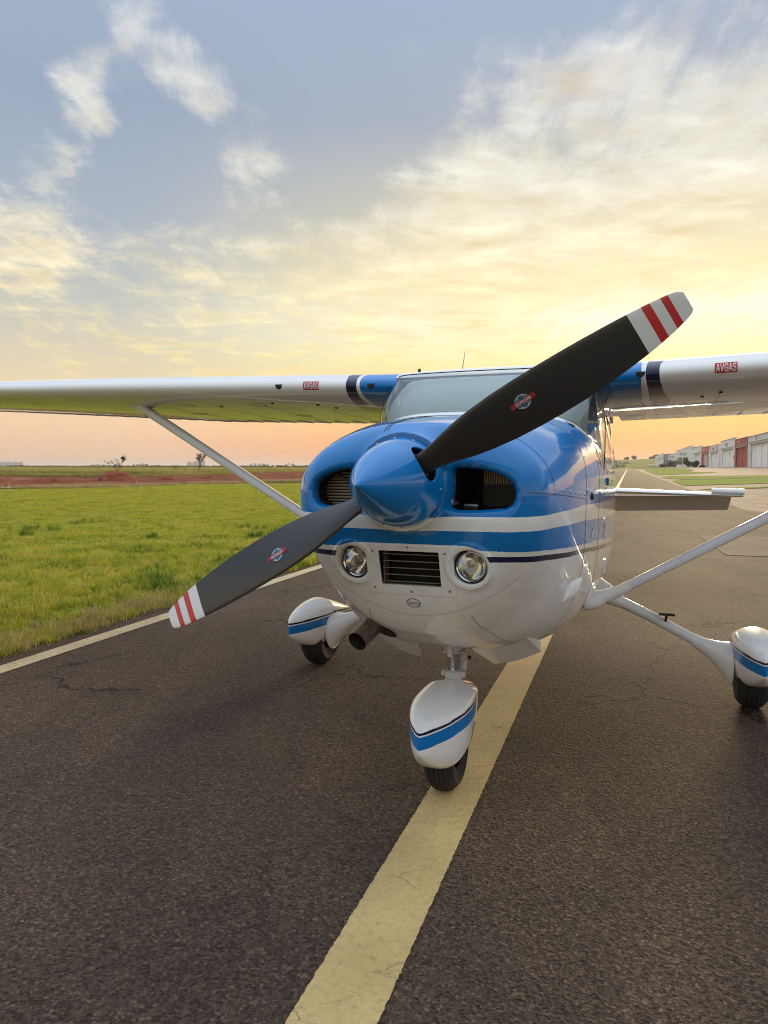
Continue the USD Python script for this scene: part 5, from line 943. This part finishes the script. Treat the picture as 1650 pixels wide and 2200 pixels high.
c = ground_at(20, 1051); t = thing('runway_lamp', 'orange topped edge lamp on a dark plate at the far left', 'lamp', (c[0], c[1], -.03)); put('base_plate', bx((0, 0, .06), (1.1, .7, .06)), M_dark, t); put('lamp_stem', tube([(0, 0, .08), (0, 0, .30)], .05, 10), M_post, t, smooth=40); put('lamp_head', tube([(0, 0, .30), (0, 0, .36), (0, 0, .42)], [.10, .10, .04], 12), plain('lamp_orange', (.65, .16, .03), .4), t, smooth=40)
# wild grass, shrubs and trees beyond the earth
g = np.random.default_rng(91); n = 15000; u = g.uniform(0, 1, n); pxs = g.uniform(-90, 1000, n); base = np.interp(pxs, [-90, 330, 640, 1000], [1027.5, 1025.5, 1016, 1011.5]); Yb = 1559 * EYE / (base - 1003); Y = Yb + 1 + 90 * u ** 1.6; X = (pxs - 825) / 1559 * Y
hh = .55 + .75 * meshkit.fbm(np.stack([X * .05, Y * .03, 0 * X], -1), 3, 6) + .25 * g.uniform(0, 1, n) - .45 * (Y - Yb < 4)
hh = np.clip(hh * 1.15, .4, 1.25); scatter('wild_grass', [tuft(34, .75, .5, 1.25, .05, .45, 80 + i) for i in range(5)], np.c_[X, Y, terrain(X, Y) - .05], hh, M_wild, 'tall rank grass on rough ground beyond the red earthworks', 'grass', 5)
def leaf_cloud(nl, lobes, size, seed):
    """leaf faces spread through a few uneven lobes (centre, radii)"""
    g = np.random.default_rng(seed); V = []
    for c, rad in lobes:
        k = int(nl / len(lobes)); d = g.normal(size=(k, 3)); d /= np.linalg.norm(d, axis=1)[:, None]; rr = g.uniform(.25, 1, k) ** .5; nz = .6 + .8 * meshkit.fbm(d * 2.2 + seed, 3, seed); p = np.array(c) + d * rr[:, None] * np.array(rad) * nz[:, None]
        a = g.normal(size=(k, 3)); a /= np.linalg.norm(a, axis=1)[:, None]; b = np.cross(a, g.normal(size=(k, 3))); b /= np.linalg.norm(b, axis=1)[:, None]; s = size * g.uniform(.6, 1.4, k)[:, None]
        V.append(np.stack([p - a * s, p + b * s * .55, p + a * s, p - b * s * .55], 1))
    V = np.vstack(V); k = len(V); F = np.arange(k * 4).reshape(k, 4); return trimesh.Trimesh(V.reshape(-1, 3), np.vstack([F[:, [0, 1, 2]], F[:, [0, 2, 3]]]), process=False)
M_bark = plain('bark', (.10, .075, .055), .9); M_leaf_d = leaf_mat('dark_leaf', [(.3, (.030, .050, .012)), (.6, (.065, .090, .022)), (.85, (.12, .12, .04))], .6, .3); M_leaf_y = leaf_mat('olive_leaf', [(.3, (.06, .075, .02)), (.6, (.13, .13, .04)), (.85, (.20, .17, .06))], .6, .3); M_twig = plain('dry_twig', (.16, .12, .085), .9)
def bare_tree(h, seed, spread=.55, lev=4, thick=.022, start=.45):
    g = np.random.default_rng(seed); trunk, twigs, ends = [], [], []
    def grow(p, d, L, r, lv):
        q = p + d * L * .5 + g.normal(size=3) * L * .04; e = p + d * L + g.normal(size=3) * L * .06; (trunk if lv == 0 else twigs).append(tube([p, q, e], np.maximum([r, r * .85, r * .65], h * .0085), 6 if lv < 2 else 4)); ends.append(e)
        if lv >= lev: return
        for _ in range(int(g.integers(2, 4)) if lv else 3):
            nd = d * .6 + g.normal(size=3) * spread; nd[2] = abs(nd[2]) * .7 + .40; nd /= np.linalg.norm(nd); grow(e if g.uniform() < .7 else q, nd, L * g.uniform(.55, .82), r * .62, lv + 1)
    grow(np.zeros(3), np.array([0, 0, 1.]), h * start, h * thick, 0); a, b = cat_(trunk), cat_(twigs); k = h / b.bounds[1, 2]; a.apply_scale(k); b.apply_scale(k); return a, b, np.array(ends) * k
c = ground_at(252, 1025.5); c[2] = terrain(c[0], c[1]); H_ = 49 * c[1] / 1559
t = thing('bare_tree', 'bare tree holding a dark nest beyond the red earth', 'tree', c, 0); a, b, en = bare_tree(H_, 5, .55, 5, .026); put('trunk', a, M_bark, t, smooth=40); put('crown', b, M_twig, t)
nest = trimesh.creation.icosphere(3, 1); nest.apply_scale([.24, .24, .20]); nest.vertices *= (.7 + .6 * meshkit.fbm(nest.vertices * 9, 3, 4))[:, None]; top = en[np.argmin(np.abs(en[:, 2] - .84 * H_) + np.abs(en[:, 0] - .5))]; nest.apply_translation(np.array(c) + top); put('nest', nest, plain('nest_twigs', (.035, .028, .02), .95), None, label='dark round nest lodged in the top of the bare tree', cat='nest')
c = ground_at(428, 1021.5); c[2] = terrain(c[0], c[1]); t = thing('bare_tree', 'pale slender bare tree before the small far towers', 'tree', c, 0); a, b, en = bare_tree(49 * c[1] / 1559, 9, .38, 5, .026, .4); put('trunk', a, M_twig, t, smooth=40); put('crown', b, M_twig, t)
def shrub(px, py, wpx, hpx, label, nl, seed, leafm, name='shrub', cat='shrub', group=None, twig=.5):
    c = ground_at(px, py); c[2] = terrain(c[0], c[1]) - .05; w, h = wpx * c[1] / 1559, hpx * c[1] / 1559; g = np.random.default_rng(seed); lobes = [((g.uniform(-.42, .42) * w, g.uniform(-.2, .2) * w, h * g.uniform(.22, .74)), (w * g.uniform(.12, .24), w * g.uniform(.12, .24), h * g.uniform(.18, .36))) for _ in range(11)]
    t = thing(name, label, cat, c, 0, group); put('crown', leaf_cloud(nl, lobes, max(.09, .8 * c[1] / 1559), seed), leafm, t); put('stem', cat_([tube([(0, 0, 0), np.array(l[0]) * [.5, .5, .6], l[0]], [h * .025, h * .018, h * .008], 6) for l in lobes]), M_bark, t, smooth=40); return c
shrub(388, 1020, 30, 18, 'brown twiggy shrub left of the pale slender tree', 900, 31, leaf_mat('brown_leaf', [(.3, (.06, .045, .025)), (.6, (.12, .09, .045)), (.85, (.17, .13, .06))], .6, .3))
for k, (x, y, w, h, lab) in enumerate([(65, 1011, 12, 5, 'dark low shrub on the skyline near the left towers'), (120, 1011, 9, 5, 'dark round shrub on the skyline left of the nest tree'), (180, 1011, 8, 4, 'smallest dark shrub on the skyline'), (455, 1020, 14, 7, 'olive bush right of the pale slender tree'), (370, 1020, 12, 6, 'olive bush left of the twiggy shrub'), (560, 1014, 24, 9, 'wide olive bush left of the wing strut'), (620, 1013, 26, 9, 'olive bush beside the blue cowl')]):
    shrub(x, y, w, h, lab, 500, 40 + k, M_leaf_d if k < 3 else M_leaf_y, group=None)
# far wood along the skyline
g = np.random.default_rng(17); lob = []
for _ in range(330):
    x = g.uniform(-120, 1330); Yd = g.uniform(700, 1100); lob.append((((x - 825) / 1559 * Yd, Yd, terrain((x - 825) / 1559 * Yd, Yd) + 1), (g.uniform(6, 16), 5, g.uniform(.9, 2.0) * (1 + 1.0 * (g.uniform() > .93)))))
put('far_wood', leaf_cloud(24000, lob, 1.1, 18), M_leaf_d, None, label='dim line of distant trees along the left skyline', cat='woods', kind='stuff')
# hazy city towers
M_tower = plain('tower_wall', (.30, .30, .32), .8); M_tower_w = plain('tower_window', (.16, .18, .21), .4)
def tower(px, ytop, wpx, label, group, k):
    D = 3600 + 40 * (k % 5); x = (px - 825) / 1559 * D; w = wpx * D / 1559; h = (1003 - ytop) * D / 1559 + 12; z0 = -10
    t = thing('apartment_tower', label, 'tower', (x, D, z0), 8 * ((k % 3) - 1), group); put('tower_wall', bx((0, 0, h / 2), (w, w * .8, h)), M_tower, t); put('roof', cat_([bx((0, 0, h + 1.5), (w * .5, w * .4, 3))]), M_tower, t)
    put('window_band', cat_([bx((-w * .25 + j * w * .5, -w * .4 - .1, h * .55), (w * .16, .3, h * .8)) for j in (0, 1)]), M_tower_w, t)
for k in range(10): tower(3 + k * 5.0, 992.5 + (k % 3) * .8, 3.9, 'hazy grey apartment tower in the cluster left of all trees', 'towers at the far left skyline', k)
for k in range(3): tower(304 + k * 5.2, 997.5 - (k == 1) * 1.2, 4.4, 'hazy low tower right of the nest tree', 'towers right of the nest tree', k)
for k, (x, y, w) in enumerate([(408, 993, 8), (421, 992.5, 11), (438, 989.5, 7.5)]): tower(x, y, w, ['pale tower left of the slender bare tree', 'broad pale tower behind the slender bare tree', 'tallest pale tower right of the slender bare tree'][k], None, k)
for k in range(5): tower(540 + k * 9.0, 997.5 - (k % 2), 6, 'faint tower on the skyline behind the wing strut', 'towers behind the wing strut', k)

# ------------------------------------------------------------------ hangars on the right
QF = 26.0
def facade(px):
    ta = (px - 825) / 1559; t = (QF + AXO[0] * RQ[0]) / (ta * RQ[0] + RQ[1]); return np.array([ta * t, t])
ang = math.degrees(math.atan2(-RD[1], -RD[0]))
M_wall_w, M_wall_g, M_door = plain('hangar_white', (.74, .73, .71), .7, noise=(.6, .12)), plain('hangar_grey', (.60, .60, .60), .7, noise=(.6, .12)), plain('door_white', (.78, .81, .83), .45, noise=(.4, .08))
M_hred, M_hblue, M_hcream, M_roof = plain('hangar_red', (.34, .05, .05), .6, noise=(.6, .15)), plain('hangar_blue', (.10, .15, .28), .6), plain('hangar_cream', (.55, .50, .38), .7), plain('hangar_roof', (.30, .29, .28), .7)
M_orange = plain('sign_orange', (.70, .20, .10), .5)
def hangar(x0, x1, ytop, label, wallm, doorm, door=None, extra=None, xd=None):
    """door: (left px, right px, top px); built on the facade line, 22 m deep"""
    a, b = facade(x0), facade(x1); Lw = np.linalg.norm(a - b); xm = (x0 + x1) / 2; cm = (a + b) / 2; H = EYE + (1003 - ytop) * cm[1] / 1559 ; z0 = min(terrain(*a), terrain(*b)) - .1; H -= z0
    t = thing('hangar', label, 'hangar', (a[0], a[1], z0), ang, 'hangars in the row beside the taxiway'); X = lambda px: float((facade(px) - a) @ (-RD)); Zp = lambda y, px: EYE + (1003 - y) * facade(px)[1] / 1559 - z0
    dep = 22
    if door:
        d0, d1, dt = X(door[0]), X(door[1]), Zp(door[2], (door[0] + door[1]) / 2)
        wall = cat_([bx((d0 / 2, .2, H / 2), (d0, .4, H)), bx(((d1 + Lw) / 2, .2, H / 2), (Lw - d1, .4, H)), bx(((d0 + d1) / 2, .2, (dt + H) / 2), (d1 - d0, .4, H - dt))])
    else: wall = bx((Lw / 2, .2, H / 2), (Lw, .4, H))
    wl = put('front_wall', wall, wallm, t, kind=None); put('side_wall', bx((.2, dep / 2 + .4, H / 2 - .3), (.4, dep, H - .6)), wallm, t); put('side_wall', bx((Lw - .2, dep / 2 + .4, H / 2 - .3), (.4, dep, H - .6)), wallm, t); put('rear_wall', bx((Lw / 2, dep + .6, H / 2 - .3), (Lw, .4, H - .6)), wallm, t)
    put('roof', bx((Lw / 2, dep / 2 + .4, H - .45), (Lw - .8, dep, .2)), M_roof, t); put('parapet_cap', bx((Lw / 2, .2, H + .06), (Lw + .1, .56, .12)), M_roof, t)
    if door:
        n = 5; w = (d1 - d0) / n
        for k in range(n): put('door_panel', bx((d0 + w * (k + .5), .30 + .06 * (k % 2), dt / 2), (w - .06, .06, dt - .04)), doorm, t)
        put('door_rail', bx(((d0 + d1) / 2, -.06, dt + .12), (d1 - d0 + .6, .12, .24)), M_roof, t)
        put('front_band', bx((Lw / 2, -.03, dt + .55), (Lw - .05, .06, .16)), M_roof, t)
    return t, X, Zp, H, Lw
def sign(t, X, Zp, px, py, wpx, hpx, material, name='sign_board', lettering=None):
    x, z = X(px), Zp(py, px); w = X(px + wpx / 2) - X(px - wpx / 2); h = Zp(py - hpx / 2, px) - Zp(py + hpx / 2, px); s = put(name, bx((x, -.06, z), (w, .10, h)), material, t); return s
t, X, Z, *_ = hangar(1604, 1706, 929.5, 'nearest white hangar with a tall pale door and an orange mark', M_wall_g, M_door, (1610.5, 1645.5, 953)); sign(t, X, Z, 1622, 941, 1.6, 8, M_orange, 'orange_mark')
t, X, Z, *_ = hangar(1576, 1603.6, 942.5, 'dark red hangar between two white ones', M_hred, M_hred, (1579, 1599, 961.5)); sign(t, X, Z, 1585, 950, 3, 1.6, M_wall_w, 'small_sign')
t, X, Z, *_ = hangar(1546, 1575.6, 945.5, 'white hangar joined to the left side of the red one', M_wall_w, M_door, (1549.5, 1571.5, 966.5)); sign(t, X, Z, 1558, 955, 5, 5, plain('sign_grey', (.30, .29, .28), .6), 'small_sign'); sign(t, X, Z, 1574.5, 982, 1.2, 6, M_orange, 'orange_mark')
t, X, Z, *_ = hangar(1520.5, 1543, 957.5, 'small white hangar with two orange squares on its front', M_wall_w, M_door, (1525, 1540, 973)); sign(t, X, Z, 1523.8, 963, 2.6, 6, M_orange, 'orange_square'); sign(t, X, Z, 1538, 962, 2.6, 6, M_orange, 'orange_square'); sign(t, X, Z, 1530, 964, 4.5, 5, '/World/Looks/sign_grey', 'small_sign')
t, X, Z, *_ = hangar(1505, 1520, 961, 'narrow hangar with a cream door and dark red sign band', M_hred, M_hcream, (1508, 1518, 974.5)); sign(t, X, Z, 1510, 967, 4.5, 6.5, M_orange, 'orange_square'); sign(t, X, Z, 1516.5, 966.5, 2.6, 6, M_orange, 'orange_square')
t, X, Z, *_ = hangar(1484, 1504.6, 961.5, 'grey white hangar left of the dark red sign band', M_wall_w, M_door, (1490, 1502, 976))
t, X, Z, *_ = hangar(1451, 1483.6, 964.3, 'long pale hangar with a row of slanted windows', M_wall_w, M_door)
for k in range(4): sign(t, X, Z, 1459.5 + k * 4.2, 975.5, 1.5, 6.5, M_hblue, 'slanted_window')
t, X, Z, *_ = hangar(1433, 1450, 976.5, 'low white hangar with small windows behind the bushes', M_wall_w, M_door)
for k in range(4): sign(t, X, Z, 1435.5 + k * 3.4, 982, 1.2, 4.5, M_hblue, 'small_window')
hangar(1424, 1432.7, 977, 'blue fronted hangar far down the row', M_hblue, M_hblue, (1426, 1431, 988))
hangar(1406, 1423.7, 978, 'farthest white hangar at the end of the row', M_wall_w, M_door, (1413, 1421, 986))
# bushes in front of the farther hangars
for k, (x, y, w, h, lab, lm) in enumerate([(1449, 1003.5, 34, 22, 'wide olive bush before the low white hangar', M_leaf_y), (1478, 1003.5, 22, 22, 'dark upright bush before the long pale hangar', M_leaf_d), (1494, 1003.5, 16, 15, 'dark round bush next to the upright bush', M_leaf_d), (1424, 1003.8, 18, 8, 'low dark bush before the blue hangar', M_leaf_d), (1508, 1003.6, 12, 5, 'lowest bush before the cream door', M_leaf_d)]):
    c0 = ground_at(x, y); 
    shrub(x, y + .4, w, h, lab, 2600, 60 + k, lm)
# far trees on the rise at the end of the taxiway
for k, (x, y, w, h, lab) in enumerate([(1345, 988, 10, 6, 'small hazy tree on the rise, leftmost beyond the taxiway'), (1361, 988, 12, 9, 'round hazy tree on the rise beyond the taxiway'), (1399, 988, 14, 7, 'low hazy tree left of the big dark clump'), (1412, 988, 22, 13, 'big dark hazy clump of trees above the farthest hangar')]):
    D = 1350; X0 = (x - 825) / 1559 * D; z = terrain(X0, D); wm, hm = w * D / 1559, max(3, EYE + (1003 - (988 - h)) * D / 1559 - z); g = np.random.default_rng(k); lobes = [((g.uniform(-.3, .3) * wm, 0, hm * g.uniform(.4, .7)), (wm * .27, wm * .27, hm * .32)) for _ in range(6)]
    t = thing('far_tree', lab, 'tree', (X0, D, z - .3)); put('crown', leaf_cloud(1500, lobes, 1.0, 90 + k), M_leaf_d, t); put('trunk', tube([(0, 0, 0), (0, 0, hm * .5)], [hm * .05, hm * .03], 6), M_bark, t)
# a small white plane parked far down on the right
c = ground_at(1398, 1001.5); 
t = thing('parked_aeroplane', 'small white low wing plane parked left of the farthest hangar', 'aeroplane', (c[0], c[1], c[2]), 35)
put('fuselage', tube([(-3.4, 0, 1.2), (-3.0, 0, 1.25), (-1.2, 0, 1.45), (.6, 0, 1.45), (3.6, 0, 1.5)], [.15, .45, .62, .58, .15], 16), M_white, t, smooth=40); put('wing', bx((-.4, 0, 1.0), (1.5, 10, .16)), M_white, t); put('tailplane', bx((3.4, 0, 1.6), (.7, 3.2, .1)), M_white, t); put('fin', bx((3.4, 0, 2.1), (.8, .1, 1.2)), M_white, t); put('canopy', trimesh.creation.icosphere(3, 1).apply_scale([1.2, .5, .45]).apply_translation([-.5, 0, 1.95]), M_dark, t, smooth=True)
for y in (-1.4, 1.4): put('wheel', tube([(-.2, y - .1, .25), (-.2, y + .1, .25)], .25, 12), M_rubber, t); put('gear_leg', tube([(-.2, y, .25), (-.3, y * .9, 1.0)], .05, 6), M_steel, t)
# marker board at the end of the centre line
c = ground_at(1348, 1006); t = thing('end_marker', 'tiny white board where the yellow line ends', 'sign', (c[0], c[1], c[2])); put('board', bx((0, 0, .9), (.9, .08, .9)), M_post, t); put('leg', tube([(-.3, 0, 0), (-.3, 0, .5)], .03, 6), M_post, t); put('leg', tube([(.3, 0, 0), (.3, 0, .5)], .03, 6), M_post, t)

# the air itself
haze = trimesh.creation.box((15000, 15000, 54)).apply_translation((0, 2500, 20)); 
M_haze = usdkit.material(stage, '/World/Looks/haze_air', {'v': ('principled_volume', dict(color=(.93, .90, .88), density=.00016, anisotropy=.3))}, [], surface=None, volume='v.volume')
put('haze', haze, M_haze, None, label='thin pale evening haze over the whole airfield', cat='haze', kind='stuff')
